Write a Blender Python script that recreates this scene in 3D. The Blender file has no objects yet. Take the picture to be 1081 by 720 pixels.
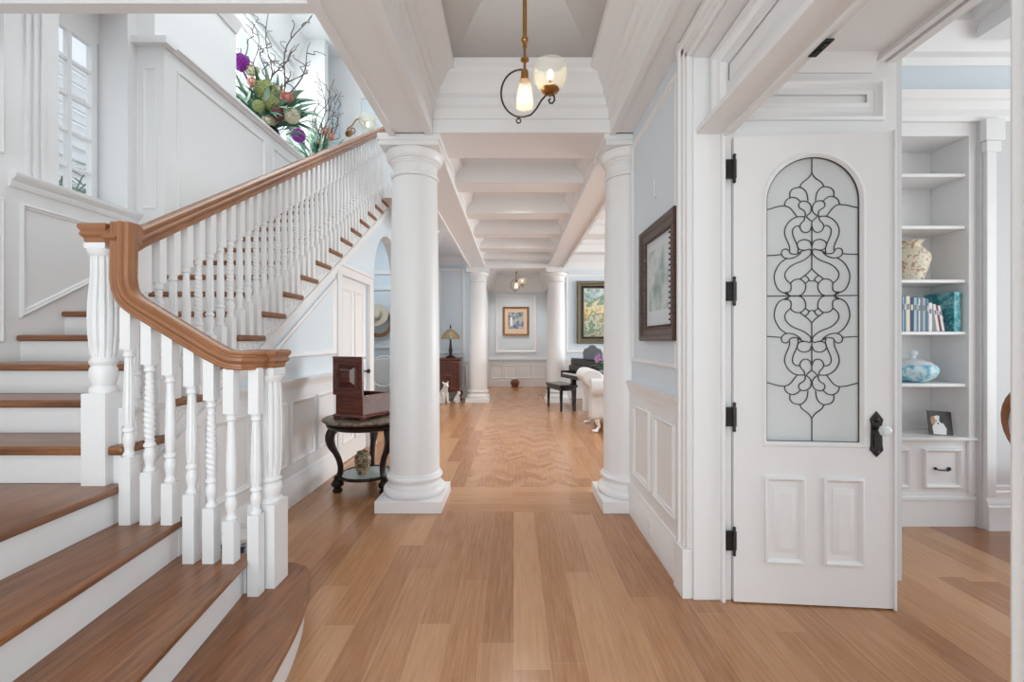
import bpy, bmesh, math, random
from mathutils import Vector, Matrix
R = math.radians
PI = math.pi
scn = bpy.context.scene
COL = scn.collection
random.seed(7)

# ------------------------------------------------------------------ materials
class NT:
    def __init__(s, name):
        s.m = bpy.data.materials.new(name); s.m.use_nodes = True
        s.t = s.m.node_tree; s.p = s.t.nodes['Principled BSDF']
    def n(s, typ, **kw):
        nd = s.t.nodes.new(typ)
        for k, v in kw.items(): setattr(nd, k, v)
        return nd
    def link(s, a, b): s.t.links.new(a, b)
    def val(s, sock, v):
        if hasattr(v, 'is_output') or isinstance(v, bpy.types.NodeSocket): s.link(v, sock)
        else: sock.default_value = v
    def math(s, op, a, b=0.0, c=0.0):
        nd = s.n('ShaderNodeMath', operation=op)
        s.val(nd.inputs[0], a); s.val(nd.inputs[1], b); s.val(nd.inputs[2], c)
        return nd.outputs[0]
    def mix(s, fac, a, b, mode='MIX'):
        nd = s.n('ShaderNodeMix', data_type='RGBA', blend_type=mode)
        s.val(nd.inputs[0], fac)
        for i, v in ((6, a), (7, b)):
            if isinstance(v, (tuple, list)): nd.inputs[i].default_value = (v[0], v[1], v[2], 1)
            else: s.link(v, nd.inputs[i])
        return nd.outputs[2]
    def ramp(s, fac, stops):
        nd = s.n('ShaderNodeValToRGB'); e = nd.color_ramp.elements
        while len(e) < len(stops): e.new(0.5)
        for k, (p, c) in enumerate(stops): e[k].position = p; e[k].color = (c[0], c[1], c[2], 1)
        s.link(fac, nd.inputs[0]); return nd.outputs[0]
    def noise(s, vec, scale, detail=3.0, rough=0.5):
        nd = s.n('ShaderNodeTexNoise'); nd.inputs['Scale'].default_value = scale
        nd.inputs['Detail'].default_value = detail; nd.inputs['Roughness'].default_value = rough
        if vec is not None: s.link(vec, nd.inputs['Vector'])
        return nd.outputs[0]
    def mapping(s, vec, scale=(1, 1, 1), rot=(0, 0, 0)):
        nd = s.n('ShaderNodeMapping'); nd.inputs['Scale'].default_value = scale
        nd.inputs['Rotation'].default_value = rot; s.link(vec, nd.inputs[0]); return nd.outputs[0]
    def objco(s): return s.n('ShaderNodeTexCoord').outputs['Object']
    def pos(s): return s.n('ShaderNodeNewGeometry').outputs['Position']
    def bump(s, h, strength=0.2, dist=0.01):
        nd = s.n('ShaderNodeBump'); nd.inputs['Strength'].default_value = strength
        nd.inputs['Distance'].default_value = dist; s.link(h, nd.inputs['Height'])
        s.link(nd.outputs[0], s.p.inputs['Normal'])

def plain(name, col, rough=0.5, metal=0.0, spec=0.5, var=0.03, scale=8.0):
    """painted / plain surface with a faint procedural mottling"""
    t = NT(name); c = tuple(col)
    if var > 0:
        f = t.noise(t.objco(), scale, 3)
        o = t.mix(f, tuple(max(0, x * (1 - var)) for x in c), tuple(min(1, x * (1 + var)) for x in c))
        t.link(o, t.p.inputs['Base Color'])
    else: t.p.inputs['Base Color'].default_value = (*c, 1)
    t.p.inputs['Roughness'].default_value = rough; t.p.inputs['Metallic'].default_value = metal
    t.p.inputs['Specular IOR Level'].default_value = spec
    return t.m

def wood(name, dark, light, axis=1, rough=0.35, scale=1.0):
    t = NT(name); co = t.objco()
    sc = [22 * scale] * 3; sc[axis] = 1.4 * scale
    g = t.noise(t.mapping(co, tuple(sc)), 2.2, 5, 0.65)
    g2 = t.noise(co, 1.7, 2)
    f = t.math('ADD', t.math('MULTIPLY', g, 0.75), t.math('MULTIPLY', g2, 0.25))
    o = t.ramp(f, [(0.33, dark), (0.66, light)])
    t.link(o, t.p.inputs['Base Color']); t.p.inputs['Roughness'].default_value = rough
    t.bump(g, 0.05, 0.002)
    return t.m

def emit(name, col, strength):
    t = NT(name); t.p.inputs['Base Color'].default_value = (*col, 1)
    t.p.inputs['Emission Color'].default_value = (*col, 1); t.p.inputs['Emission Strength'].default_value = strength
    return t.m

def glass(name, col=(1, 1, 1), rough=0.0, clear=0.85, bump=0.0, bscale=60):
    """thin pane glass: mostly see-through with a glossy reflection"""
    t = NT(name); nt = t.t
    tr = t.n('ShaderNodeBsdfTransparent'); tr.inputs[0].default_value = (*col, 1)
    t.p.inputs['Base Color'].default_value = (*col, 1); t.p.inputs['Roughness'].default_value = max(rough, 0.04)
    if bump: t.bump(t.noise(t.objco(), bscale, 2), bump, 0.004)
    mx = t.n('ShaderNodeMixShader'); mx.inputs[0].default_value = clear
    t.link(t.p.outputs[0], mx.inputs[1]); t.link(tr.outputs[0], mx.inputs[2])
    t.link(mx.outputs[0], nt.nodes['Material Output'].inputs[0])
    return t.m

def floor_mat():
    t = NT('oak floor'); sp = t.n('ShaderNodeSeparateXYZ'); t.link(t.pos(), sp.inputs[0])
    X, Y = sp.outputs[0], sp.outputs[1]
    def planks(a, b, w, L, seed):
        """planks of width w across a, length L along b: (random 0..1, seam 0..1)"""
        ia = t.math('FLOOR', t.math('DIVIDE', a, w))
        wn = t.n('ShaderNodeTexWhiteNoise', noise_dimensions='2D')
        cx = t.n('ShaderNodeCombineXYZ'); t.link(ia, cx.inputs[0]); cx.inputs[1].default_value = seed
        t.link(cx.outputs[0], wn.inputs['Vector'])
        bb = t.math('ADD', t.math('DIVIDE', b, L), t.math('MULTIPLY', wn.outputs[0], 7.3))
        ib = t.math('FLOOR', bb)
        cy = t.n('ShaderNodeCombineXYZ'); t.link(ia, cy.inputs[0]); t.link(ib, cy.inputs[1])
        w2 = t.n('ShaderNodeTexWhiteNoise', noise_dimensions='2D'); t.link(cy.outputs[0], w2.inputs['Vector'])
        fa = t.math('FRACT', t.math('DIVIDE', a, w)); fb = t.math('FRACT', bb)
        sa = t.math('LESS_THAN', fa, 0.02); sb = t.math('LESS_THAN', fb, 0.003 / L)
        return w2.outputs[0], t.math('MAXIMUM', sa, sb)
    r1, s1 = planks(X, Y, 0.152, 2.1, 3.0)
    r2, s2 = planks(Y, X, 0.152, 2.3, 9.0)
    # chevron field of the corridor
    tri = t.math('PINGPONG', t.math('ADD', X, 8.05), 0.17)
    v = t.math('ADD', Y, t.math('MULTIPLY', tri, 1.0))
    r3, s3 = planks(v, t.math('ADD', X, 8.05), 0.09, 0.17, 5.0)
    inx = t.math('MULTIPLY', t.math('GREATER_THAN', X, -0.46), t.math('LESS_THAN', X, 0.60))
    iny = t.math('GREATER_THAN', Y, 4.24)
    chev = t.math('MULTIPLY', inx, iny)
    cross = t.math('MULTIPLY', t.math('MULTIPLY', t.math('GREATER_THAN', Y, 3.62), t.math('LESS_THAN', Y, 4.24)),
                   t.math('MULTIPLY', t.math('GREATER_THAN', X, -0.62), t.math('LESS_THAN', X, 0.76)))
    study = t.math('GREATER_THAN', X, 3.03)
    def sel(f, a, b): return t.math('ADD', t.math('MULTIPLY', a, t.math('SUBTRACT', 1.0, f)), t.math('MULTIPLY', b, f))
    r3 = t.math('ADD', 0.15, t.math('MULTIPLY', r3, 0.72))
    r = sel(chev, r1, r3); s = sel(chev, s1, s3)
    r = sel(cross, r, r2); s = sel(cross, s, s2)
    r = sel(study, r, r2); s = sel(study, s, s2)
    ga = t.noise(t.mapping(t.pos(), (30, 1.6, 1)), 2.0, 6, 0.65)
    gb = t.noise(t.mapping(t.pos(), (1.6, 30, 1)), 2.0, 6, 0.65)
    tp = t.math('MAXIMUM', cross, study)
    g = sel(tp, ga, gb)
    f = t.math('ADD', t.math('MULTIPLY', r, 0.5), t.math('ADD', t.math('MULTIPLY', t.math('SUBTRACT', g, 0.5), 0.9), 0.25))
    col = t.ramp(f, [(0.10, (0.27, 0.11, 0.045)), (0.5, (0.44, 0.22, 0.105)), (0.90, (0.58, 0.33, 0.175))])
    col = t.mix(t.math('MULTIPLY', study, 0.75), col, (0.30, 0.125, 0.06))
    col = t.mix(t.math('MULTIPLY', s, 0.35), col, (0.62, 0.44, 0.29))
    t.link(col, t.p.inputs['Base Color'])
    t.p.inputs['Roughness'].default_value = 0.24; t.p.inputs['Specular IOR Level'].default_value = 0.5
    t.bump(g, 0.012, 0.001)
    return t.m

def artwork(name, stops, scale=5.0, band=0.0, mid=0.0):
    """loose painterly patches"""
    t = NT(name); co = t.objco()
    v = t.n('ShaderNodeTexVoronoi'); v.inputs['Scale'].default_value = scale * 2
    t.link(co, v.inputs['Vector'])
    n = t.noise(co, scale, 6, 0.7)
    f = t.math('ADD', t.math('ADD', t.math('MULTIPLY', t.math('SUBTRACT', n, 0.5), 1.5), 0.42), t.math('MULTIPLY', v.outputs[0], 0.3))
    if band:
        sp = t.n('ShaderNodeSeparateXYZ'); t.link(co, sp.inputs[0])
        f = t.math('ADD', t.math('MULTIPLY', t.math('SUBTRACT', f, 0.5), 0.55), t.math('ADD', 0.5, t.math('MULTIPLY', t.math('SUBTRACT', sp.outputs[2], mid), band)))
    t.link(t.ramp(f, stops), t.p.inputs['Base Color']); t.p.inputs['Roughness'].default_value = 0.45
    return t.m

M = {}
M['white'] = plain('white trim paint', (0.80, 0.80, 0.805), 0.38, var=0.012)
M['ceil'] = plain('white ceiling paint', (0.80, 0.80, 0.805), 0.65, var=0.012)
M['blue'] = plain('pale blue wall paint', (0.69, 0.765, 0.825), 0.6, var=0.015)
M['grey'] = plain('pale grey wall paint', (0.60, 0.60, 0.61), 0.6, var=0.015)
M['floor'] = floor_mat()
M['tread'] = wood('brown oak tread', (0.115, 0.043, 0.017), (0.33, 0.14, 0.058), 0, 0.3)
M['tread_y'] = wood('brown oak winder', (0.115, 0.043, 0.017), (0.33, 0.14, 0.058), 1, 0.3)
M['rail'] = plain('oak handrail', (0.31, 0.133, 0.058), 0.25, var=0.28, scale=9)
M['mahog'] = wood('mahogany', (0.045, 0.012, 0.009), (0.17, 0.046, 0.028), 0, 0.2)
M['darkwood'] = plain('dark carved wood', (0.018, 0.009, 0.007), 0.35, spec=0.35, var=0.4, scale=30)
M['frame'] = wood('walnut frame', (0.035, 0.019, 0.014), (0.12, 0.07, 0.05), 1, 0.4)
M['gold'] = plain('dark gilt frame', (0.17, 0.14, 0.09), 0.4, 0.4, var=0.6, scale=40)
M['goldbrown'] = wood('gold brown frame', (0.22, 0.10, 0.04), (0.40, 0.2, 0.08), 0, 0.35)
M['black'] = plain('black lacquer', (0.012, 0.012, 0.014), 0.15, var=0.1)
M['iron'] = plain('dark bronze', (0.035, 0.033, 0.032), 0.4, 0.6, var=0.5, scale=120)
M['brass'] = plain('aged brass', (0.40, 0.20, 0.06), 0.3, 0.9, var=0.2, scale=40)
M['bronze'] = plain('brown bronze wire', (0.07, 0.05, 0.035), 0.35, 0.8, var=0.2)
M['lead'] = plain('lead came', (0.03, 0.03, 0.032), 0.5, 0.3, var=0.2)
M['chrome'] = plain('nickel', (0.3, 0.3, 0.3), 0.25, 0.9, var=0.1)
M['sofa'] = plain('white damask upholstery', (0.68, 0.69, 0.70), 0.8, var=0.05, scale=25)
M['plaster'] = plain('white plaster figure', (0.78, 0.77, 0.75), 0.6, var=0.05)
M['marble'] = artwork('brown marble', [(0.35, (0.02, 0.013, 0.009)), (0.5, (0.09, 0.055, 0.035)), (0.65, (0.22, 0.17, 0.12))], 26)
M['urn'] = artwork('mottled brown pot', [(0.35, (0.03, 0.018, 0.01)), (0.5, (0.12, 0.075, 0.04)), (0.65, (0.36, 0.27, 0.16))], 28)
M['basket'] = plain('terracotta basket', (0.23, 0.09, 0.04), 0.7, var=0.5, scale=60)
M['straw'] = plain('straw hat', (0.60, 0.53, 0.42), 0.8, var=0.12, scale=60)
M['pane'] = glass('window pane', (1, 1, 1), 0.02, 0.93)
M['doorglass'] = glass('door glass', (0.97, 0.98, 0.98), 0.25, 0.80, 0.15, 90)
M['shade'] = glass('etched glass shade', (0.97, 0.96, 0.92), 0.2, 0.78, 0.8, 120)
M['shelfglass'] = glass('glass shelf', (0.85, 0.95, 0.94), 0.05, 0.5)
M['bulb'] = emit('lit bulb', (1.0, 0.88, 0.68), 3.0)
M['knobglass'] = glass('crystal knob', (0.9, 0.95, 0.97), 0.03, 0.3)
M['leaf'] = plain('green leaf', (0.06, 0.19, 0.11), 0.5, var=0.35, scale=12)
M['leaf2'] = plain('pale leaf', (0.34, 0.46, 0.36), 0.5, var=0.3, scale=12)
M['twig'] = plain('curly willow twig', (0.12, 0.095, 0.085), 0.8, var=0.2)
M['purple'] = plain('purple bloom', (0.22, 0.012, 0.26), 0.7, var=0.4, scale=60)
M['peach'] = plain('peach rose', (0.85, 0.50, 0.42), 0.6, var=0.15, scale=40)
M['cream'] = plain('cream bloom', (0.72, 0.68, 0.52), 0.6, var=0.12, scale=40)
M['olive'] = plain('olive hydrangea', (0.30, 0.33, 0.13), 0.7, var=0.35, scale=60)
M['coral'] = plain('coral bloom', (0.82, 0.36, 0.30), 0.6, var=0.2, scale=40)
M['maroon'] = plain('maroon bloom', (0.16, 0.05, 0.06), 0.7, var=0.3, scale=40)
M['orchid'] = plain('orchid', (0.42, 0.20, 0.42), 0.6, var=0.2, scale=40)
M['print'] = artwork('pale print', [(0.3, (0.16, 0.24, 0.22)), (0.5, (0.34, 0.43, 0.42)), (0.7, (0.62, 0.68, 0.70))], 4)
M['mat'] = plain('print mount', (0.66, 0.70, 0.74), 0.5, var=0.03)
M['creammat'] = plain('cream mount', (0.72, 0.55, 0.40), 0.6, var=0.04)
M['scene'] = artwork('garden painting', [(0.14, (0.03, 0.08, 0.03)), (0.26, (0.50, 0.46, 0.34)), (0.34, (0.10, 0.20, 0.10)), (0.42, (0.60, 0.62, 0.52)), (0.50, (0.24, 0.22, 0.07)), (0.57, (0.70, 0.52, 0.22)), (0.64, (0.76, 0.70, 0.52)), (0.71, (0.16, 0.24, 0.10)), (0.78, (0.36, 0.50, 0.54)), (0.92, (0.72, 0.78, 0.76))], 4.0, 0.55, 0.735)
M['night'] = artwork('blue grey painting', [(0.28, (0.03, 0.035, 0.07)), (0.5, (0.14, 0.18, 0.27)), (0.7, (0.45, 0.47, 0.45))], 5)
M['porcelain'] = artwork('floral porcelain', [(0.28, (0.25, 0.30, 0.16)), (0.38, (0.72, 0.66, 0.48)), (0.62, (0.80, 0.76, 0.63)), (0.72, (0.50, 0.24, 0.20)), (0.82, (0.42, 0.36, 0.2))], 20)
M['bluepot'] = artwork('blue white porcelain', [(0.42, (0.02, 0.03, 0.07)), (0.52, (0.08, 0.13, 0.22)), (0.6, (0.5, 0.55, 0.58))], 14)
M['bowlglass'] = artwork('blue swirled glass', [(0.3, (0.05, 0.25, 0.5)), (0.5, (0.25, 0.55, 0.68)), (0.62, (0.70, 0.82, 0.84)), (0.8, (0.30, 0.62, 0.72))], 9)
M['teal'] = artwork('teal patterned cover', [(0.3, (0.02, 0.20, 0.26)), (0.52, (0.06, 0.40, 0.46)), (0.72, (0.35, 0.66, 0.70))], 16)
M['tiffany'] = artwork('stained glass shade', [(0.3, (0.01, 0.05, 0.03)), (0.48, (0.05, 0.16, 0.08)), (0.6, (0.45, 0.40, 0.22)), (0.72, (0.4, 0.06, 0.03))], 16)
M['siding'] = plain('white siding', (0.80, 0.80, 0.80), 0.7, var=0.03)
for nm, c in (('navy', (0.02, 0.035, 0.09)), ('steel', (0.12, 0.22, 0.32)), ('sky', (0.36, 0.52, 0.60)), ('ivory', (0.70, 0.66, 0.55)),
              ('paper', (0.78, 0.78, 0.78)), ('wine', (0.20, 0.02, 0.035)), ('slate', (0.16, 0.19, 0.22)), ('petrol', (0.03, 0.14, 0.16))):
    M['bk_' + nm] = plain('book cover ' + nm, c, 0.5, var=0.08, scale=20)
for nm, c in (('dog_white', (0.80, 0.80, 0.80)), ('dog_tan', (0.45, 0.27, 0.14)), ('dog_black', (0.02, 0.02, 0.025)), ('photo_bg', (0.045, 0.035, 0.03)), ('photo_blue', (0.30, 0.45, 0.55))):
    M[nm] = plain(nm.replace('_', ' '), c, 0.5, var=0.1, scale=60)

# ------------------------------------------------------------------ mesh builder
JR = random.Random(3)
class MB:
    jit = 0.0005
    def __init__(s): s.v = []; s.f = []
    def add(s, vs, fs):
        o = len(s.v); s.v += [tuple(p) for p in vs]; s.f += [tuple(i + o for i in f) for f in fs]; return s
    def box(s, x0, x1, y0, y1, z0, z1):
        e = JR.uniform(0, s.jit); x0 += e; x1 -= e; y0 += e; y1 -= e; z0 += e; z1 -= e   # no two faces exactly coplanar
        return s.add([(x0,y0,z0),(x1,y0,z0),(x1,y1,z0),(x0,y1,z0),(x0,y0,z1),(x1,y0,z1),(x1,y1,z1),(x0,y1,z1)],
                     [(0,3,2,1),(4,5,6,7),(0,1,5,4),(1,2,6,5),(2,3,7,6),(3,0,4,7)])
    def obox(s, c, size, rz=0, rx=0, ry=0):
        m = Matrix.Rotation(rz, 3, 'Z') @ Matrix.Rotation(ry, 3, 'Y') @ Matrix.Rotation(rx, 3, 'X')
        a, b, d = size[0]/2, size[1]/2, size[2]/2
        vs = [Vector(c) + m @ Vector(p) for p in ((-a,-b,-d),(a,-b,-d),(a,b,-d),(-a,b,-d),(-a,-b,d),(a,-b,d),(a,b,d),(-a,b,d))]
        return s.add(vs, [(0,3,2,1),(4,5,6,7),(0,1,5,4),(1,2,6,5),(2,3,7,6),(3,0,4,7)])
    def prism(s, axis, poly, a, b):
        """polygon extruded along an axis; poly in the other two axes (x: (y,z), y: (x,z), z: (x,y))"""
        def P(p, t): return {'x': (t, p[0], p[1]), 'y': (p[0], t, p[1]), 'z': (p[0], p[1], t)}[axis]
        n = len(poly); e = JR.uniform(0, s.jit); a, b = (a+e, b-e) if a < b else (a-e, b+e)
        ar = sum(poly[i][0]*poly[(i+1)%n][1]-poly[(i+1)%n][0]*poly[i][1] for i in range(n))
        if (ar < 0) != (axis == 'y'): poly = poly[::-1]
        return s.add([P(p, a) for p in poly] + [P(p, b) for p in poly],
                     [tuple(range(n))[::-1], tuple(range(n, 2*n))] + [(i, (i+1) % n, n+(i+1) % n, n+i) for i in range(n)])
    def lathe(s, prof, c=(0,0,0), seg=24, mod=None, sx=1, sy=1, rot=0):
        """prof: (r, z) bottom to top; mod(r, ang, z) -> r"""
        vs = []; n = len(prof)
        for (r, z) in prof:
            for k in range(seg):
                a = 2*PI*k/seg + rot
                rr = mod(r, a, z) if mod else r
                vs.append((c[0]+sx*rr*math.cos(a), c[1]+sy*rr*math.sin(a), c[2]+z))
        fs = [(i*seg+k, i*seg+(k+1) % seg, (i+1)*seg+(k+1) % seg, (i+1)*seg+k) for i in range(n-1) for k in range(seg)]
        fs += [tuple(range(seg))[::-1], tuple(range((n-1)*seg, n*seg))]
        return s.add(vs, fs)
    def tube(s, path, r, seg=8, cap=True, prof=None, up=(0,0,1), closed=False):
        """sweep a circle (or prof: list of (side, up)) along a path, parallel transported"""
        pts = [Vector(p) for p in path]; n = len(pts); vs = []
        rad = r if isinstance(r, (list, tuple)) else [r]*n
        if prof is None: prof = None
        tans = []
        for i in range(n):
            if closed: d = (pts[(i+1) % n]-pts[i]).normalized() + (pts[i]-pts[i-1]).normalized()
            else:
                d = Vector((0,0,0))
                if i < n-1: d += (pts[i+1]-pts[i]).normalized()
                if i > 0: d += (pts[i]-pts[i-1]).normalized()
            tans.append(d.normalized() if d.length > 1e-9 else Vector((0,0,1)))
        U = Vector(up)
        if abs(U.dot(tans[0])) > 0.95: U = Vector((1,0,0)) if abs(tans[0].x) < 0.9 else Vector((0,1,0))
        for i in range(n):
            tg = tans[i]
            if i > 0:
                q = tans[i-1].rotation_difference(tg); U = q @ U
            U = (U - tg*U.dot(tg)).normalized(); S = tg.cross(U)
            sc = 1.0
            if 0 < i < n-1 and prof:
                a = (pts[i+1]-pts[i]).normalized(); cosv = max(0.3, a.dot(tg)); sc = 1/cosv
            ring = [(math.cos(2*PI*k/seg)*rad[i], math.sin(2*PI*k/seg)*rad[i]) for k in range(seg)] if prof is None else prof
            if prof and i > 0 and i < n-1:
                # mitre: stretch along the bend direction
                bd = ((pts[i+1]-pts[i]).normalized() - (pts[i]-pts[i-1]).normalized())
                bd = bd.normalized() if bd.length > 1e-6 else U
                for (a, b) in ring:
                    p = S*a + U*b; e = bd*p.dot(bd); vs.append(pts[i] + (p-e) + e*sc)
            else:
                for (a, b) in ring: vs.append(pts[i] + S*a + U*b)
        m = len(ring)
        fs = [(i*m+k, (i)*m+(k+1) % m, (i+1)*m+(k+1) % m, (i+1)*m+k) for i in range(n-1) for k in range(m)]
        if closed: fs += [((n-1)*m+k, (n-1)*m+(k+1) % m, (k+1) % m, k) for k in range(m)]
        elif cap: fs += [tuple(range(m))[::-1], tuple(range((n-1)*m, n*m))]
        return s.add(vs, fs)
    def loop(s, pts, nrm, prof):
        """mitred moulding round a closed planar polygon; prof: (inset, height along normal)"""
        P = [Vector(p) for p in pts]; N = Vector(nrm).normalized(); n = len(P)
        c = sum(P, Vector())/n; vs = []
        for i in range(n):
            a = (P[i]-P[i-1]).normalized(); b = (P[(i+1) % n]-P[i]).normalized()
            na = N.cross(a); nb = N.cross(b)
            ar = sum((P[k]-c).cross(P[(k+1) % n]-c).dot(N) for k in range(n))
            if ar < 0: na, nb = -na, -nb
            bi = (na+nb)
            bi = bi/(max(0.25, bi.dot(na)))
            for (o, h) in prof: vs.append(P[i] + bi*o + N*h)
        m = len(prof)
        fs = [(i*m+k, i*m+k+1, ((i+1) % n)*m+k+1, ((i+1) % n)*m+k) for i in range(n) for k in range(m-1)]
        return s.add(vs, fs)
    def ball(s, c, r, seg=12, rings=8, sz=None):
        r3 = r if isinstance(r, (tuple, list)) else (r, r, r)
        prof = [(max(1e-4, math.sin(PI*i/rings)), -math.cos(PI*i/rings)) for i in range(rings+1)]
        vs = []; n = len(prof)
        for (q, z) in prof:
            for k in range(seg):
                a = 2*PI*k/seg; vs.append((c[0]+r3[0]*q*math.cos(a), c[1]+r3[1]*q*math.sin(a), c[2]+r3[2]*z))
        fs = [(i*seg+k, i*seg+(k+1) % seg, (i+1)*seg+(k+1) % seg, (i+1)*seg+k) for i in range(n-1) for k in range(seg)]
        fs += [tuple(range(seg))[::-1], tuple(range((n-1)*seg, n*seg))]
        return s.add(vs, fs)
    def blade(s, base, tip, w, nrm=(0,0,1), bend=0.0, n=5, thick=0.0):
        b, t = Vector(base), Vector(tip); d = t-b; N = Vector(nrm); S = d.cross(N)
        S = S.normalized() if S.length > 1e-6 else Vector((1,0,0)); vs = []
        N2 = S.cross(d).normalized()
        for i in range(n+1):
            u = i/n; p = b + d*u + N2*bend*math.sin(PI*u)*d.length*0.5 - Vector((0,0,1))*abs(bend)*u*u*d.length*0.35
            ww = w*math.sin(PI*min(0.97, 0.12+0.88*u))
            vs += [p-S*ww, p+N2*ww*0.25, p+S*ww]
        fs = []
        for i in range(n): fs += [(3*i, 3*i+1, 3*i+4, 3*i+3), (3*i+1, 3*i+2, 3*i+5, 3*i+4)]
        return s.add(vs, fs)
    def xf(s, mat):
        s.v = [tuple(mat @ Vector(p)) for p in s.v]; return s
    def mesh(s, name, mat, smooth=35, off=(0,0,0)):
        me = bpy.data.meshes.new(name)
        me.from_pydata([(p[0]-off[0], p[1]-off[1], p[2]-off[2]) for p in s.v], [], s.f)
        me.update()
        bm = bmesh.new(); bm.from_mesh(me); bmesh.ops.recalc_face_normals(bm, faces=bm.faces); bm.to_mesh(me); bm.free()
        for p in me.polygons: p.use_smooth = True
        me.set_sharp_from_angle(angle=R(smooth))
        me.materials.append(mat); return me
    def build(s, name, mat, parent=None, bev=0.0, world=True, smooth=35, label=None):
        """one mesh object; with a parent, world verts are moved into the parent's frame"""
        if parent is not None:
            off = wloc(parent) if world else (0,0,0); loc = (0,0,0)
        else:
            xs = [p[0] for p in s.v]; ys = [p[1] for p in s.v]; zs = [p[2] for p in s.v]
            off = loc = ((min(xs)+max(xs))/2, (min(ys)+max(ys))/2, min(zs))
        o = bpy.data.objects.new(name, s.mesh(name, mat, smooth, off)); COL.objects.link(o)
        o.location = loc
        if parent is not None: o.parent = parent
        if bev:
            b = o.modifiers.new('bevel', 'BEVEL'); b.width = bev; b.segments = 2; b.limit_method = 'ANGLE'; b.angle_limit = R(40)
            b.harden_normals = False
        if label: o['label'] = label
        return o
def wloc(o):
    l = Vector(o.location)
    while o.parent: o = o.parent; l += Vector(o.location)
    return l
def thing(name, label, cat, loc=(0,0,0), rz=0, group=None):
    o = bpy.data.objects.new(name, None); COL.objects.link(o); o.empty_display_size = 0.1
    o.location = loc; o.rotation_euler = (0,0,rz); return tag(o, label, cat, group)
def tag(o, label, cat, group=None, kind='thing'):
    o['label'] = label; o['category'] = cat; o['kind'] = kind
    if group: o['group'] = group
    return o
def struct(name, mb, mat, bev=0.0, parent=None):
    o = mb.build(name, mat, parent, bev)
    if parent is None: o['kind'] = 'structure'
    return o
def rect(axis, c, u0, u1, v0, v1):
    """rectangle in a wall plane: axis 'x' plane x=c with (y,z); 'y' plane y=c with (x,z)"""
    return [(c,u0,v0),(c,u1,v0),(c,u1,v1),(c,u0,v1)] if axis == 'x' else [(u0,c,v0),(u1,c,v0),(u1,c,v1),(u0,c,v1)]
PM = [(0,0),(0.0,0.014),(0.010,0.020),(0.020,0.012),(0.030,0.010),(0.036,0.0)]      # panel moulding
PMS = [(0,0),(0.0,0.010),(0.008,0.014),(0.016,0.008),(0.022,0.0)]
PMB = [(0,0),(0.0,0.02),(0.015,0.03),(0.03,0.018),(0.05,0.012),(0.06,0.0)]
def stair_steps(prof, x0=0, z0=0): return [(x0+a, z0+b) for a, b in prof]
# ------------------------------------------------------------------ camera
CX, CY, F, H = 542.5, 360.0, 480.4, 1.36
cam = bpy.data.objects.new('camera', bpy.data.cameras.new('camera')); COL.objects.link(cam)
cam.location = (0, 0, H); cam.rotation_euler = (R(90), 0, 0)
cam.data.sensor_width = 36; cam.data.lens = F*36/1081; cam.data.clip_start = 0.05
cam.data.shift_x = -(CX-540.5)/1081
scn.camera = cam
W = M['white']

# ------------------------------------------------------------------ floor, right wall, door opening
struct('floor', MB().box(-3.6, 7.5, -1.2, 14.0, -0.12, 0.0), M['floor'])

wr = MB().box(0.94, 1.14, 2.40, 3.86, 0, 3.6).box(0.94, 1.14, 0.848, 2.40, 2.86, 3.6).box(0.94, 1.14, -2.2, 0.848, 0, 3.6)
wall_right = struct('wall_right', wr, M['blue'])
# wainscot of the right wall
wn = MB().box(0.925, 0.941, 2.53, 3.82, 0.0, 1.0)
wn.loop(rect('x', 0.925, 2.60, 2.98, 0.34, 0.88), (-1, 0, 0), PM).loop(rect('x', 0.925, 3.08, 3.50, 0.34, 0.88), (-1, 0, 0), PM)
wn.build('wainscot', W, wall_right)
MB().prism('y', [(0.941,0.96),(0.915,0.96),(0.913,0.985),(0.906,1.0),(0.902,1.01),(0.897,1.03),(0.897,1.045),(0.941,1.045)], 2.535, 3.82).build('chair_rail', W, wall_right)
MB().loop(rect('x', 0.94, 2.60, 3.60, 1.20, 2.90), (-1, 0, 0), PM).build('panel_moulding', W, wall_right)
struct('baseboard_right', MB().prism('y', [(0.926,0),(0.905,0),(0.905,0.19),(0.912,0.2),(0.912,0.215),(0.919,0.235),(0.926,0.24)], 2.53, 3.82), W)
# door casing on the hall face, jamb lining, transom bar, transom panel
def casing_prof(y0, sgn):   # (x,y) polygon from the opening edge outwards
    return [(0.941,y0),(0.925,y0),(0.915,y0+sgn*0.01),(0.915,y0+sgn*0.035),(0.908,y0+sgn*0.04),(0.908,y0+sgn*0.075),(0.898,y0+sgn*0.085),(0.895,y0+sgn*0.105),(0.902,y0+sgn*0.12),(0.905,y0+sgn*0.13),(0.941,y0+sgn*0.13)]
t1 = MB().prism('z', casing_prof(2.40, 1), 0.26, 2.99).prism('z', casing_prof(0.848, -1), 0.26, 2.99)
t1.prism('y', [(a, 2.86+(b-2.40)) for a, b in casing_prof(2.40, 1)], 0.72, 2.53)
for y0, y1 in ((2.395, 2.535), (0.713, 0.853)): t1.box(0.888, 0.941, y0, y1, 0, 0.26)
struct('trim_1', t1, W, 0.003)                       # door casing
t2 = MB().box(0.941, 1.142, 2.385, 2.401, 0, 2.86).box(0.941, 1.139, 0.847, 0.862, 0, 2.86).box(0.941, 1.139, 0.848, 2.40, 2.845, 2.861)
t2.box(1.08, 1.10, 2.36, 2.388, 0, 2.444)
t2.box(0.955, 1.145, 0.835, 2.388, 2.444, 2.476).box(0.985, 1.09, 0.85, 2.388, 2.476, 2.50).box(1.085,1.10,0.85,2.388,2.425,2.446)
struct('trim_2', t2, W, 0.004)                       # jamb lining and transom bar
tp = MB().box(1.07, 1.10, 0.85, 2.385, 2.49, 2.845)
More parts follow.
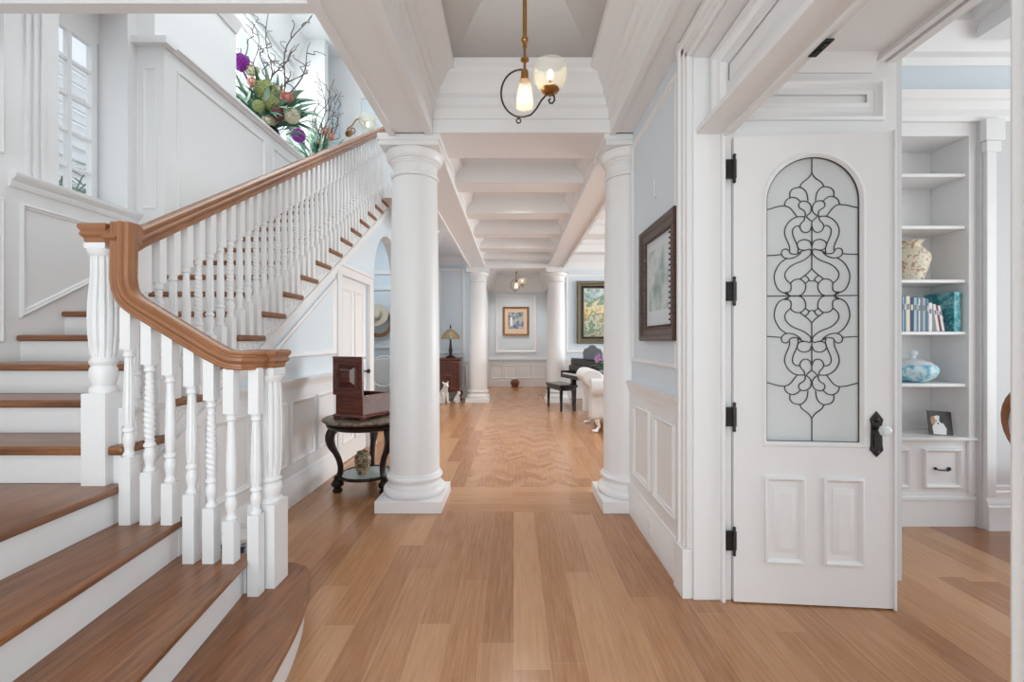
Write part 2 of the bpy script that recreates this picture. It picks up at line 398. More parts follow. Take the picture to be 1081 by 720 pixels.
for a, b in ((0.87, 2.365),):
    tp.loop(rect('x', 1.07, a, b, 2.50, 2.835), (-1,0,0), [(0,0),(0,0.05),(0.03,0.05),(0.045,0.03),(0.06,0.025),(0.075,0.0)])
    tp.loop(rect('x', 1.07, a+0.11, b-0.11, 2.60, 2.745), (-1,0,0), [(0,0),(0.0,0.004),(0.03,0.022),(0.031,0.022)]).box(1.052, 1.07, a+0.14, b-0.14, 2.63, 2.715)
struct('trim_3', tp, W)                              # transom panel
strike = MB().box(1.105, 1.135, 1.61, 1.71, 2.426, 2.431).box(1.112, 1.128, 1.625, 1.655, 2.422, 2.4265).box(1.112, 1.128, 1.665, 1.695, 2.422, 2.4265)
tag(strike.build('bolt_strike', M['iron']), 'small black bolt strike plate under the transom bar over the door opening', 'door hardware')

# deep panelled passage into the study
pw = MB().box(1.141, 2.035, 2.42, 2.58, 0, 3.55)
wall_passage = struct('wall_passage', pw, W)
pp = MB().loop(rect('y', 2.42, 1.20, 1.96, 2.53, 2.745), (0,-1,0), [(0,0),(0,0.016),(0.014,0.022),(0.028,0.010),(0.042,0.006),(0.05,-0.002)])
pp.loop(rect('y', 2.42, 1.27, 1.89, 2.60, 2.685), (0,-1,0), [(0,0.0),(0.0,0.003),(0.02,0.012),(0.021,0.012)])
pp.prism('x', [(2.421,2.78),(2.405,2.78),(2.395,2.80),(2.385,2.82),(2.37,2.87),(2.421,2.87)], 1.145, 1.9)
pp.build('passage_panel', W, wall_passage)
struct('wall_passage_near', MB().box(1.141, 2.035, 0.60, 0.80, 0, 3.55), W)
ce = MB().box(1.141, 2.035, 0.8, 2.42, 2.87, 2.95).box(1.93, 1.965, 0.8, 2.42, 2.845, 2.87).box(1.985, 2.035, 0.8, 2.42, 2.84, 2.87)
ce.box(1.141, 1.25, 0.8, 2.42, 2.845, 2.87)
struct('ceiling_passage', ce, W)

# ------------------------------------------------------------------ study
struct('wall_study_back', MB().box(3.38, 5.4, 3.30, 3.45, 0, 3.62).box(1.14, 3.42, 3.68, 3.80, 0, 3.62).box(1.141, 2.2, 2.58, 3.68, 0, 3.62), M['grey'])
struct('wall_study_frieze', MB().box(2.0, 5.4, 3.285, 3.70, 3.13, 3.34), M['blue'])
sc = MB().prism('x', [(3.70,3.34),(3.27,3.34),(3.24,3.38),(3.24,3.42),(3.15,3.52),(3.12,3.56),(3.12,3.62),(3.70,3.62)], 2.0, 5.4)
sc.prism('x', [(3.60,2.955),(3.30,2.955),(3.28,2.98),(3.28,3.03),(3.24,3.07),(3.24,3.09),(3.20,3.13),(3.60,3.13)], 2.2, 5.4)
struct('trim_4', sc, W)                              # study cornice
cs = MB().box(2.035, 5.4, -2.2, 3.7, 3.62, 3.72)
for y in (0.9, 2.2): cs.box(2.035, 5.4, y, y+0.3, 3.45, 3.62).box(2.035, 5.4, y-0.06, y+0.36, 3.56, 3.62)
for x in (3.2,): cs.box(x, x+0.3, -2.2, 3.15, 3.45, 3.62).box(x-0.06, x+0.36, -2.2, 3.15, 3.56, 3.62)
struct('ceiling_study', cs, M['ceil'])
struct('wall_study_hall_side', MB().box(2.0, 2.035, -2.2, 0.6, 0, 3.62).box(2.0, 2.035, 2.58, 2.7, 0, 3.62).box(2.0, 2.035, 0.6, 2.58, 2.95, 3.62), W)
st = MB().box(3.40, 3.47, 3.27, 3.302, 0.24, 2.95).box(3.38, 3.52, 3.255, 3.302, 2.80, 2.955).box(3.39, 3.50, 3.262, 3.302, 2.72, 2.80)
struct('trim_5', st, W, 0.004)                       # pilaster at the bookcase
struct('baseboard_study', MB().prism('x', [(3.31,0),(3.255,0),(3.255,0.17),(3.265,0.18),(3.265,0.20),(3.275,0.215),(3.275,0.27),(3.285,0.28),(3.285,0.31),(3.31,0.32)], 3.40, 5.4), W)

# built-in bookcase
bc = thing('bookcase', 'tall white built-in bookcase with open shelves and drawers behind the glass door', 'bookcase', (2.78, 3.35, 0))
b = MB().box(2.20, 3.33, 3.63, 3.66, 0.25, 2.95).box(3.33, 3.40, 3.33, 3.66, 0.24, 2.95).box(2.2, 2.25, 3.35, 3.66, 0.24, 2.95).box(2.2, 3.40, 3.33, 3.66, 2.86, 2.96)
b.build('cabinet_frame', W, bc, 0.003)
for z in (2.594, 2.21, 1.813, 1.43, 1.046): MB().box(2.25, 3.33, 3.35, 3.63, z-0.025, z).build('shelf', W, bc, 0.004)
MB().box(2.2, 3.415, 3.315, 3.63, 0.63, 0.655).build('ledge', W, bc, 0.005)
MB().box(2.2, 3.40, 3.35, 3.66, 0.24, 0.63).build('base_cabinet', W, bc)
MB().prism('x', [(3.40,0),(3.335,0),(3.335,0.19),(3.325,0.195),(3.325,0.215),(3.34,0.225),(3.34,0.24),(3.40,0.25)], 2.2, 3.40).build('plinth', W, bc)
for x0, x1 in ((3.005, 3.275), (2.63, 2.90), (2.29, 2.56)):
    d = MB().box(x0, x1, 3.342, 3.352, 0.285, 0.57).loop(rect('y', 3.343, x0, x1, 0.285, 0.57), (0,-1,0), [(0,0),(0,0.02),(0.008,0.024),(0.02,0.016),(0.026,0.0)]).build('drawer', W, bc)
    cxm = (x0+x1)/2
    hd = MB().tube([(cxm-0.05,3.335,0.425),(cxm-0.045,3.318,0.42),(cxm,3.312,0.417),(cxm+0.045,3.318,0.42),(cxm+0.05,3.335,0.425)], 0.005, 8)
    hd.ball((cxm-0.05,3.335,0.425), 0.011).ball((cxm+0.05,3.335,0.425), 0.011).ball((cxm+0.02,3.314,0.418), 0.009)
    hd.build('handle', M['iron'], d, label='dark bronze bail handle')

# ------------------------------------------------------------------ hall: entablatures, hipped ceiling
LB = [(-0.985,3.0),(-0.64,3.0),(-0.64,3.09),(-0.625,3.10),(-0.625,3.18),(-0.60,3.195),(-0.60,3.25),(-0.57,3.27),(-0.57,3.31),(-0.50,3.39),(-0.45,3.42),(-0.45,3.48),(-0.985,3.48)]
struct('beam_left', MB().prism('y', LB, -2.2, 3.6).box(-0.985, -0.935, -2.2, 3.6, 2.975, 3.0).box(-0.70,-0.64,-2.2,3.6,2.985,3.0), M['ceil'])
RB = [(0.945,3.0),(0.755,3.0),(0.755,3.09),(0.74,3.10),(0.74,3.18),(0.715,3.195),(0.715,3.25),(0.685,3.27),(0.685,3.31),(0.63,3.39),(0.58,3.42),(0.58,3.48),(0.945,3.48)]
struct('beam_right', MB().prism('y', RB, -2.2, 3.6).box(0.755,0.80,-2.2,3.6,2.985,3.0), M['ceil'])
FB = [(4.08,3.0),(3.58,3.0),(3.58,3.10),(3.565,3.105),(3.565,3.18),(3.54,3.20),(3.54,3.25),(3.51,3.27),(3.51,3.30),(3.47,3.36),(3.43,3.39),(3.43,3.42),(3.40,3.44),(3.40,3.48),(4.08,3.48)]
struct('beam_front', MB().prism('x', FB, -1.0, 0.96), M['ceil'])
hip = MB().add([(-0.46,-2.2,3.47),(0.59,-2.2,3.47),(0.59,3.41,3.47),(-0.46,3.41,3.47),(0.065,2.885,4.06),(0.065,-2.2,4.06)],
               [(3,2,4),(0,3,4,5),(2,1,5,4)])
ch = struct('ceiling_hall', hip, M['ceil'])
sol = ch.modifiers.new('thick', 'SOLIDIFY'); sol.thickness = 0.05; sol.offset = 1

# corridor: beams along, cross beams, ceiling
KB = lambda s, o: [(o+s*0.0,3.0),(o+s*0.345,3.0),(o+s*0.345,3.08),(o+s*0.36,3.09),(o+s*0.36,3.14),(o+s*0.40,3.19),(o+s*0.43,3.22),(o+s*0.43,3.26),(o+s*0.46,3.30),(o+s*0.46,3.40),(o+s*0.0,3.40)]
struct('beam_corridor_left', MB().prism('y', KB(1,-0.985), 4.08, 10.45).box(-0.99,-0.95,4.08,10.45,2.975,3.0), M['ceil'])
struct('beam_corridor_right', MB().prism('y', KB(-1,1.105), 4.08, 10.45).box(1.07,1.11,4.08,10.45,2.975,3.0), M['ceil'])
cb = MB()
for i, y in enumerate((4.9, 6.05, 7.2, 8.35, 9.4)):
    cb.prism('x', [(y-0.03,3.30),(y,3.28),(y,3.06),(y+0.30,3.06),(y+0.30,3.28),(y+0.36,3.34),(y+0.36,3.40),(y-0.06,3.40),(y-0.06,3.34)], -0.66, 0.78)
struct('beam_corridor_cross', cb, M['ceil'])
struct('beam_end', MB().box(-0.985, 1.105, 10.0, 10.45, 2.96, 3.40).box(-0.985,1.105,9.95,10.5,3.04,3.1), M['ceil'])
struct('ceiling_corridor', MB().box(-0.7, 0.82, 4.05, 10.5, 3.36, 3.45), M['ceil'])
cl = MB().box(-1.9, -0.95, 6.35, 10.85, 3.36, 3.5).prism('x', [(10.82,3.18),(10.79,3.18),(10.78,3.22),(10.68,3.32),(10.68,3.36),(10.82,3.36)], -1.9, -0.95)
struct('ceiling_aisle', cl, M['ceil'])
lv = MB().box(1.06, 7.4, 3.86, 10.85, 3.46, 3.58)
for y in (6.2, 7.9, 9.5): lv.box(1.1, 7.4, y, y+0.32, 3.22, 3.46).box(1.1, 7.4, y-0.07, y+0.39, 3.38, 3.46)
lv.prism('x', [(10.82,3.05),(10.79,3.05),(10.77,3.10),(10.77,3.22),(10.66,3.36),(10.62,3.40),(10.62,3.46),(10.82,3.46)], 0.99, 7.4)
struct('ceiling_living', lv, M['ceil'])

# far walls and vestibule
we = MB().box(-2.1, -0.75, 10.8, 10.95, 0, 3.6)
wall_aisle_end = struct('wall_aisle_end', we, M['blue'])
MB().loop(rect('y', 10.8, -1.80, -1.17, 1.05, 3.10), (0,-1,0), [(0,0),(0,0.02),(0.02,0.03),(0.05,0.02),(0.065,0.0)]).build('panel_moulding', W, wall_aisle_end)
x = MB().box(-1.86, -0.75, 10.785, 10.802, 0, 0.86).box(-1.86,-0.75,10.76,10.80,0.86,0.90)
x.loop(rect('y', 10.785, -1.35, -1.12, 0.28, 0.78), (0,-1,0), PM).loop(rect('y', 10.785, -1.06, -0.86, 0.28, 0.78), (0,-1,0), PM)
x.box(-1.86,-0.75,10.765,10.79,0,0.2)
x.build('wainscot', W, wall_aisle_end)
wl = MB().box(0.98, 7.4, 10.8, 10.95, 0, 3.6)
wall_living_back = struct('wall_living_back', wl, M['blue'])
MB().loop(rect('y', 10.8, 1.22, 3.1, 1.08, 2.95), (0,-1,0), [(0,0),(0,0.02),(0.02,0.03),(0.05,0.02),(0.065,0.0)]).build('panel_moulding', W, wall_living_back)
x = MB().box(0.98, 7.4, 10.785, 10.802, 0, 0.88).box(0.98,7.4,10.76,10.80,0.88,0.93).box(0.98,7.4,10.765,10.79,0,0.2)
for k in range(8): x.loop(rect('y', 10.785, 1.1+k*0.62, 1.62+k*0.62, 0.28, 0.78), (0,-1,0), PM)
x.build('wainscot', W, wall_living_back)
struct('wall_living_front', MB().box(1.141, 7.4, 3.80, 3.95, 0, 3.6), W)
struct('wall_vestibule_left', MB().box(-0.90, -0.75, 10.8, 13.75, 0, 3.4), W)
struct('wall_vestibule_right', MB().box(0.98, 1.13, 10.8, 13.75, 0, 3.4), W)
wall_end = struct('wall_end', MB().box(-0.75, 0.98, 13.6, 13.75, 0, 3.4), M['blue'])
MB().loop(rect('y', 13.6, -0.56, 0.68, 1.00, 2.76), (0,-1,0), [(0,0),(0,0.025),(0.02,0.035),(0.06,0.025),(0.08,0.0)]).build('panel_moulding', W, wall_end)
x = MB().box(-0.75, 0.98, 13.58, 13.601, 0, 0.70).box(-0.75,0.98,13.55,13.60,0.80,0.86).box(-0.75,0.98,13.565,13.60,0.69,0.72)
for k in range(4): x.loop(rect('y', 13.58, -0.70+k*0.425, -0.325+k*0.425, 0.24, 0.65), (0,-1,0), PM)
x.build('wainscot', W, wall_end)
struct('baseboard_end', MB().box(-0.75, 0.98, 13.55, 13.581, 0, 0.17).box(-0.75,0.98,13.56,13.581,0.17,0.20), W)
struct('ceiling_vestibule', MB().box(-0.9, 1.13, 10.4, 13.75, 3.3, 3.4).prism('x', [(13.6,2.83),(13.56,2.83),(13.52,2.9),(13.38,3.12),(13.34,3.2),(13.34,3.3),(13.6,3.3)], -0.75, 0.98)
   .prism('y', [(-0.75,2.83),(-0.71,2.83),(-0.67,2.9),(-0.53,3.12),(-0.49,3.2),(-0.49,3.3),(-0.75,3.3)], 10.8, 13.6)
   .prism('y', [(0.98,2.83),(0.94,2.83),(0.90,2.9),(0.76,3.12),(0.72,3.2),(0.72,3.3),(0.98,3.3)], 10.8, 13.6), M['ceil'])

# ------------------------------------------------------------------ columns
def column(x, y, hcap, label):
    c = thing('column', label, 'column', (x, y, 0), 0, 'white round columns of the hall')
    MB().box(-0.264, 0.264, -0.264, 0.264, 0, 0.095).build('plinth', W, c, 0.004, world=False)
    pr = [(0.245,0.095),(0.252,0.105)]
    pr += [(0.232+0.024*math.cos(a), 0.130+0.035*math.sin(a)) for a in [R(-70+20*k) for k in range(9)]]
    pr += [(0.226,0.17),(0.226,0.178),(0.219,0.186),(0.214,0.20),(0.217,0.212),(0.222,0.216)]
    pr += [(0.214+0.018*math.cos(a), 0.238+0.02*math.sin(a)) for a in [R(-80+20*k) for k in range(9)]]
    pr += [(0.214,0.262),(0.214,0.27),(0.208,0.28)]
    MB().lathe(pr, seg=56).build('base', W, c, world=False)
    ht = hcap - 0.30; ps = []
    for k in range(25):
        u = k/24; r = 0.206 - 0.021*max(0, (u-0.25)/0.75)**1.5; ps.append((r, 0.275+u*(ht-0.275)))
    MB().lathe(ps, seg=56).build('shaft', W, c, world=False)
    z = ht+0.004; pc = [(0.186,z),(0.196,z+0.006),(0.200,z+0.018),(0.196,z+0.030),(0.186,z+0.036),(0.185,z+0.10),(0.192,z+0.104),(0.192,z+0.116),(0.200,z+0.120),(0.200,z+0.134)]
    pc += [(0.200+0.037*math.sin(a), z+0.134+0.075*(1-math.cos(a))) for a in [R(10*k) for k in range(10)]] + [(0.225,z+0.214)]
    cap = MB().lathe(pc, seg=56); cap.box(-0.235,0.235,-0.235,0.235,z+0.213,z+0.255).box(-0.246,0.246,-0.246,0.246,z+0.25,z+0.303)
    cap.build('capital', W, c, 0.0, world=False)
column(-0.835, 3.84, 3.0, 'large white round column beside the round side table, nearest on the left')
column(0.965, 3.84, 3.0, 'large white round column engaged with the right wall end, nearest on the right')
column(-0.80, 10.22, 2.96, 'small looking white column at the far left end of the corridor by the red cabinet')
column(0.955, 10.22, 2.96, 'small looking white column at the far right end of the corridor behind the piano bench')

# ------------------------------------------------------------------ left side: walls round the stairs
SL = 0.175/0.297
def nose(y): return 0.875+(y-2.085)*SL
wl = MB(); wl.jit = 0   # outer wall, with the window recess Y 3.26-3.84, Z 2.45-4.1
wl.box(-3.60, -3.26, -2.2, 3.26, 0, 6.3).box(-3.60, -3.26, 3.26, 3.84, 0, 2.45).box(-3.60, -3.26, 3.26, 3.84, 4.15, 6.3).box(-3.60, -3.26, 3.84, 3.935, 0, 6.3)
wall_left = struct('wall_left', wl, W)
p = MB()
def trap(y0, y1, off, ztop): return [(-3.26,y0,nose(y0)+off),(-3.26,y1,nose(y1)+off),(-3.26,y1,ztop),(-3.26,y0,ztop)]
p.loop(trap(3.0, 3.88, 0.10, 2.27), (1,0,0), PM).loop(rect('x', -3.26, 1.9, 2.90, 1.35, 2.27), (1,0,0), PM).loop(rect('x', -3.26, 1.9, 2.90, 2.55, 3.62), (1,0,0), PM)
for y in (3.03,3.08,3.13): p.box(-3.262,-3.245,y,y+0.022,2.47,4.4)
p.build('panel_moulding', W, wall_left)
MB().prism('y', [(-3.262,2.36),(-3.245,2.36),(-3.235,2.38),(-3.235,2.40),(-3.215,2.415),(-3.20,2.44),(-3.20,2.455),(-3.262,2.455)], 2.93, 3.93).box(-3.5,-3.2,3.26,3.84,2.43,2.456).build('window_ledge', W, wall_left)
# window in the recess
def window(name, x, y0, y1, z0, z1, ny, nz, t=0.05):
    f = MB().box(x-t, x, y0, y0+0.05, z0, z1).box(x-t, x, y1-0.05, y1, z0, z1).box(x-t, x, y0, y1, z0, z0+0.05).box(x-t, x, y0, y1, z1-0.05, z1)
    for k in range(1, ny): yy = y0+(y1-y0)*k/ny; f.box(x-t+0.004, x-0.004, yy-0.016, yy+0.016, z0, z1)
    for k in range(1, nz): zz = z0+(z1-z0)*k/nz; f.box(x-t+0.008, x-0.008, y0, y1, zz-0.011, zz+0.011)
    w = struct(name, f, W)
    MB().box(x-t*0.6, x-t*0.5, y0+0.03, y1-0.03, z0+0.03, z1-0.03).build('window_glass', M['pane'], w, label='clear glass')
window('window_1', -3.50, 3.36, 3.825, 2.46, 3.86, 2, 5)
wj = MB().box(-3.60, -3.50, 3.26, 3.36, 2.45, 4.15).box(-3.60,-3.50,3.26,3.84,3.86,4.15)
struct('trim_6', wj, W)
# wall beside the main flight, ledge above it, upper walls
ws = MB().box(-3.60, -3.02, 3.93, 8.2, 0, 3.90)
wall_stairs = struct('wall_stairs', ws, W)
led = MB().prism('y', [(-3.6,3.90),(-3.0,3.90),(-2.985,3.925),(-2.965,3.935),(-2.965,3.965),(-3.6,3.965)], 3.90, 8.2).box(-3.5,-2.96,3.875,4.0,3.905,3.967)
led.build('ledge_cap', W, wall_stairs)
p = MB().loop(rect('y', 3.93, -3.20, -3.08, 2.5, 3.72), (0,-1,0), PMS)
for y0, y1 in ((4.08, 5.5), (5.7, 6.4)):
    p.loop([(-3.02,y0,nose(y0)+0.22),(-3.02,y1,nose(y1)+0.22),(-3.02,y1,3.78) if nose(y1)+0.3 < 3.78 else (-3.02,y1,nose(y1)+0.25),(-3.02,y0,3.78)], (1,0,0), PMS)
p.build('panel_moulding', W, wall_stairs)
up = MB().box(-3.60, -3.10, 3.93, 5.08, 3.96, 6.3).box(-3.75, -3.65, 5.08, 8.2, 3.0, 4.05).box(-3.75,-3.65,5.08,8.2,5.62,6.3).box(-3.75,-3.65,5.08,5.25,4.0,5.7).box(-3.75,-3.65,7.35,8.2,4.0,5.7)
up.box(-3.65,-3.10,7.45,7.60,3.96,6.3)
struct('wall_upper_left', up, W)
struct('wall_upper_side', MB().box(-3.105,-3.085,4.3,5.02,4.9,6.3), M['blue'])
struct('trim_7', MB().prism('y', [(-3.10,4.78),(-3.08,4.78),(-3.07,4.82),(-3.03,4.88),(-3.03,4.91),(-3.10,4.91)], 4.02, 5.08).box(-3.66,-3.60,5.2,7.4,5.60,5.72).box(-3.66,-3.58,5.2,7.4,5.72,5.76), W)
window('window_2', -3.66, 5.25, 7.35, 4.05, 5.62, 5, 4)
wu = struct('wall_upper_back', MB().box(-3.7, -0.98, 8.2, 8.35, 3.5, 6.3), M['blue'])
MB().prism('x', [(8.2,5.72),(8.17,5.72),(8.15,5.8),(8.0,6.05),(7.95,6.15),(7.95,6.3),(8.2,6.3)], -3.65, -0.98).box(-3.1,-2.75,8.17,8.2,3.5,5.8).box(-3.6,-0.98,8.17,8.2,3.5,3.75).build('crown_moulding', W, wu)
struct('wall_upper_right', MB().box(-0.985, -0.85, -2.2, 8.35, 3.48, 6.3), W)
struct('ceiling_stairwell', MB().box(-3.75, -0.85, 1.9, 8.35, 6.3, 6.4).prism('y', [(-3.65,5.9),(-3.6,5.9),(-3.45,6.15),(-3.4,6.3),(-3.65,6.3)], 5.08, 8.2), M['ceil'])
struct('beam_stairwell', MB().box(-3.26, -0.985, 1.9, 2.25, 3.0, 6.3).box(-3.26,-0.985,2.19,2.26,2.985,3.03), M['ceil'])
struct('ceiling_entry', MB().box(-3.26, -0.985, -2.2, 1.9, 3.3, 3.4), M['ceil'])
struct('landing_slab', MB().box(-3.02, -1.0, 6.56, 8.75, 3.40, 3.5), W)

# wall under the main flight: door_2 at Y 4.80-5.86, arch at Y 6.05-7.35
XW = -1.86
def zt(y): return min(3.4, nose(y)-0.26)
u = MB(); u.jit = 0
u.prism('x', [(2.14,0),(4.86,0),(4.86,zt(4.86)),(2.14,zt(2.14))], -1.99, XW)
u.prism('x', [(4.86,2.07),(5.80,2.07),(5.80,zt(5.80)),(4.86,zt(4.86))], -1.99, XW)
u.prism('x', [(5.80,0),(6.05,0),(6.05,zt(6.05)),(5.80,zt(5.80))], -1.99, XW)
yc, ra, zs = 6.72, 0.67, 2.22
arc = [(yc-ra*math.cos(PI*k/16), zs+ra*math.sin(PI*k/16)) for k in range(17)]
for k in range(16):
    (ya, za), (yb, zb) = arc[k], arc[k+1]
    u.prism('x', [(ya,za),(yb,zb),(yb,max(zt(yb),zb+0.02)),(ya,max(zt(ya),za+0.02))], -1.99, XW)
u.box(-1.99, XW, 7.39, 10.8, 0, 3.4)
wall_under = struct('wall_under_stairs', u, M['blue'])
wn = MB().box(XW-0.001, -1.845, 2.14, 4.76, 0, 1.0).box(XW-0.001,-1.845,7.39,10.8,0,0.88)
for k in range(5): wn.loop(rect('x', -1.845, 2.22+k*0.51, 2.66+k*0.51, 0.34, 0.86), (1,0,0), PM)
for k in range(5): wn.loop(rect('x', -1.845, 7.5+k*0.65, 8.0+k*0.65, 0.3, 0.78), (1,0,0), PM)
wn.build('wainscot', W, wall_under)
MB().prism('y', [(XW,0.96),(-1.835,0.96),(-1.83,0.985),(-1.82,1.0),(-1.815,1.01),(-1.805,1.03),(-1.805,1.045),(XW,1.045)], 2.14, 4.76).box(XW,-1.81,7.39,10.8,0.88,0.93).build('chair_rail', W, wall_under)
pm = MB().loop([(XW,3.08,1.22),(XW,4.72,1.22),(XW,4.72,nose(4.72)-0.42),(XW,3.25,nose(3.25)-0.42)], (1,0,0), PMB)
pm.build('panel_moulding', W, wall_under)
struct('baseboard_left', MB().prism('y', [(-1.846,0),(-1.825,0),(-1.825,0.19),(-1.832,0.2),(-1.832,0.215),(-1.84,0.235),(-1.846,0.24)], 2.14, 4.76).box(-1.86,-1.825,7.39,10.8,0,0.2).box(-1.86,-1.825,5.88,6.05,0,0.2), W)
cs = MB().box(XW-0.002, -1.83, 4.75, 4.86, 0, 2.07).box(XW-0.002, -1.83, 5.80, 5.90, 0, 2.07).box(XW-0.002, -1.83, 4.75, 5.90, 2.07, 2.17).box(XW-0.002,-1.81,4.73,5.92,2.16,2.19)
struct('trim_8', cs, W, 0.004)
d2 = MB().box(-1.93, -1.885, 4.86, 5.80, 0.008, 2.07)
for a, b_ in ((4.97, 5.29), (5.38, 5.69)):
    d2.loop(rect('x', -1.885, a, b_, 1.05, 1.95), (1,0,0), PM).loop(rect('x', -1.885, a, b_, 0.22, 0.88), (1,0,0), PM)
door2 = struct('door_2', d2, W)
MB().tube([(-1.875,4.875,1.58),(-1.875,4.875,1.72)], 0.009).build('hinge', M['iron'], door2, label='black butt hinge')
MB().tube([(-1.886,5.74,0.98),(-1.84,5.74,0.98)], 0.009).ball((-1.835,5.74,0.98), 0.028).build('knob', M['iron'], door2, label='dark door knob')
# room seen through the arch
wa = MB().box(-3.6, -1.99, 8.6, 8.75, 0, 3.4).box(-3.6, -3.02, 8.2, 8.6, 0, 3.4)
wall_arch = struct('wall_arch_room', wa, M['blue'])
MB().box(-3.02,-1.99,8.57,8.6,1.22,1.28).box(-3.02,-1.99,8.57,8.6,2.32,2.38).box(-3.02,-1.99,8.57,8.6,2.62,2.70).box(-3.02,-1.99,8.58,8.6,0,0.86).box(-3.02,-1.99,8.54,8.6,0.86,0.92).build('wall_moulding', W, wall_arch)
def at(px, py, Y): return Vector(((px-CX)*Y/F, Y, H-(py-CY)*Y/F))

# ------------------------------------------------------------------ staircase
stairs = thing('staircase', 'L-shaped staircase with brown oak treads and white risers climbing along the left wall', 'staircase', (-2.4, 2.1, 0))
# lower flight, climbing towards -X; nosings fan out slightly towards the viewer
NO = {2: lambda y: -1.225+0.136*(2.05-y), 3: lambda y: -1.54+0.112*(2.08-y), 4: lambda y: -1.79+0.06*(2.05-y)}
Y0, Y1 = 0.55, 2.175
curve = [(-0.80,Y0),(-0.83,1.25),(-0.855,1.58),(-0.89,1.85),(-0.93,2.03),(-0.985,2.20),(-1.05,2.34),(-1.12,2.42),(-1.22,2.45),(-1.33,2.43),(-1.42,2.36),(-1.46,2.26),(-1.47,2.175)]
def smooth_poly(pts, n=4):
    out = []
    for i in range(len(pts)-1):
        p0, p1, p2, p3 = [Vector(pts[max(0, min(len(pts)-1, i+k))]) for k in (-1, 0, 1, 2)]
        for j in range(n):
            t = j/n
            out.append(tuple(0.5*((2*p1)+(-p0+p2)*t+(2*p0-5*p1+4*p2-p3)*t*t+(-p0+3*p1-3*p2+p3)*t**3)))
    return out+[tuple(pts[-1])]
cv = smooth_poly(curve)
def inset(pts, d):
    out = []
    for i, p in enumerate(pts):
        a = Vector(pts[max(0, i-1)]); b = Vector(pts[min(len(pts)-1, i+1)]); t = (b-a).normalized()
        out.append((p[0]-t.y*d, p[1]+t.x*d))
    return out
MB().prism('z', [(x, y) for x, y in cv]+[(-1.47, Y0)], 0.140, 0.175).build('tread', M['tread_y'], stairs, 0.011)
MB().prism('z', inset(cv, 0.028)+[(-1.47, Y0)], 0.0, 0.141).build('riser', W, stairs)
for k in (2, 3, 4):
    f = NO[k]; z = 0.175*k
    back = (lambda y: NO[k+1](y)-0.05) if k < 4 else (lambda y: -3.26)
    y1 = Y1 if k < 4 else 2.12
    MB().prism('z', [(f(Y0), Y0), (f(y1), y1), (back(y1), y1), (back(Y0), Y0)], z-0.035, z).build('tread', M['tread_y'], stairs, 0.011)
    MB().prism('z', [(f(Y0)-0.028, Y0), (f(y1)-0.028, y1-0.02), (f(y1)-0.05, y1-0.02), (f(Y0)-0.05, Y0)], z-0.175, z-0.034).build('riser', W, stairs)
MB().box(-1.86, -1.255, 2.135, 2.155, 0, 0.315).box(-1.86, -1.57, 2.135, 2.155, 0.315, 0.49).build('end_panel', W, stairs)
RUN, RISE, XT = 0.297, 0.175, -1.795
for n in range(5, 21):
    y = 2.085+RUN*(n-5); z = RISE*n
    xl = -3.26 if y < 3.7 else -3.02
    if n < 20: MB().box(xl, XT, y, y+RUN+0.032, z-0.042, z).build('tread', M['tread'], stairs, 0.012)
    else: MB().box(xl, XT, y, y+0.3, z-0.042, z).build('tread', M['tread'], stairs, 0.012)
    MB().box(xl, XT-0.03, y+0.030, y+0.046, z-RISE, z-0.034).build('riser', W, stairs)
sg = MB()
for n in range(5, 20):
    y = 2.085+RUN*(n-5)+0.03; z = RISE*n-0.042
    sg.prism('x', [(y, z), (y+RUN, z), (y+RUN, nose(y+RUN)-0.30), (y, nose(y)-0.30)], -1.875, XT-0.032)
sg.prism('x', [(2.14, nose(2.14)-0.31), (6.5, nose(6.5)-0.31), (6.5, nose(6.5)-0.255), (2.14, nose(2.14)-0.255)], -1.86, XT-0.016)
sg.prism('x', [(2.14, nose(2.14)-0.37), (6.5, nose(6.5)-0.37), (6.5, nose(6.5)-0.31), (2.14, nose(2.14)-0.31)], -1.86, XT-0.045)
sg.build('string_board', W, stairs)
br = MB()
def spiral(c, r0, r1, a0, turns, n=26): return [(0.0, c[0]+(r0+(r1-r0)*k/n)*math.cos(a0+turns*2*PI*k/n), c[1]+(r0+(r1-r0)*k/n)*math.sin(a0+turns*2*PI*k/n)) for k in range(n+1)]
br.prism('x', [(0,0),(0.27,0),(0.262,-0.02),(0.22,-0.03),(0.19,-0.05),(0.13,-0.06),(0.09,-0.09),(0.06,-0.125),(0.0,-0.135)], 0, 0.008)
for c, r0, a0, tn in (((0.055,-0.055),0.045,0.5,1.6),((0.145,-0.035),0.028,2.6,-1.5),((0.215,-0.018),0.014,0.5,1.3)):
    br.tube([(0.009, p[1], p[2]) for p in spiral(c, r0, 0.005, a0, tn)], 0.006, 6)
br.tube([(0.009,0.02,-0.12),(0.009,0.07,-0.10),(0.009,0.12,-0.07),(0.009,0.19,-0.045),(0.009,0.26,-0.012)], 0.006, 6)
bm_ = None
for n in range(5, 20):
    if bm_ is None:
        o = br.build('bracket', W, stairs, world=False); bm_ = o
    else:
        o = bm_.copy(); COL.objects.link(o); o.parent = stairs
    o.location = Vector((XT-0.032, 2.085+RUN*(n-5)+0.045, RISE*n-0.042)) - Vector(stairs.location)

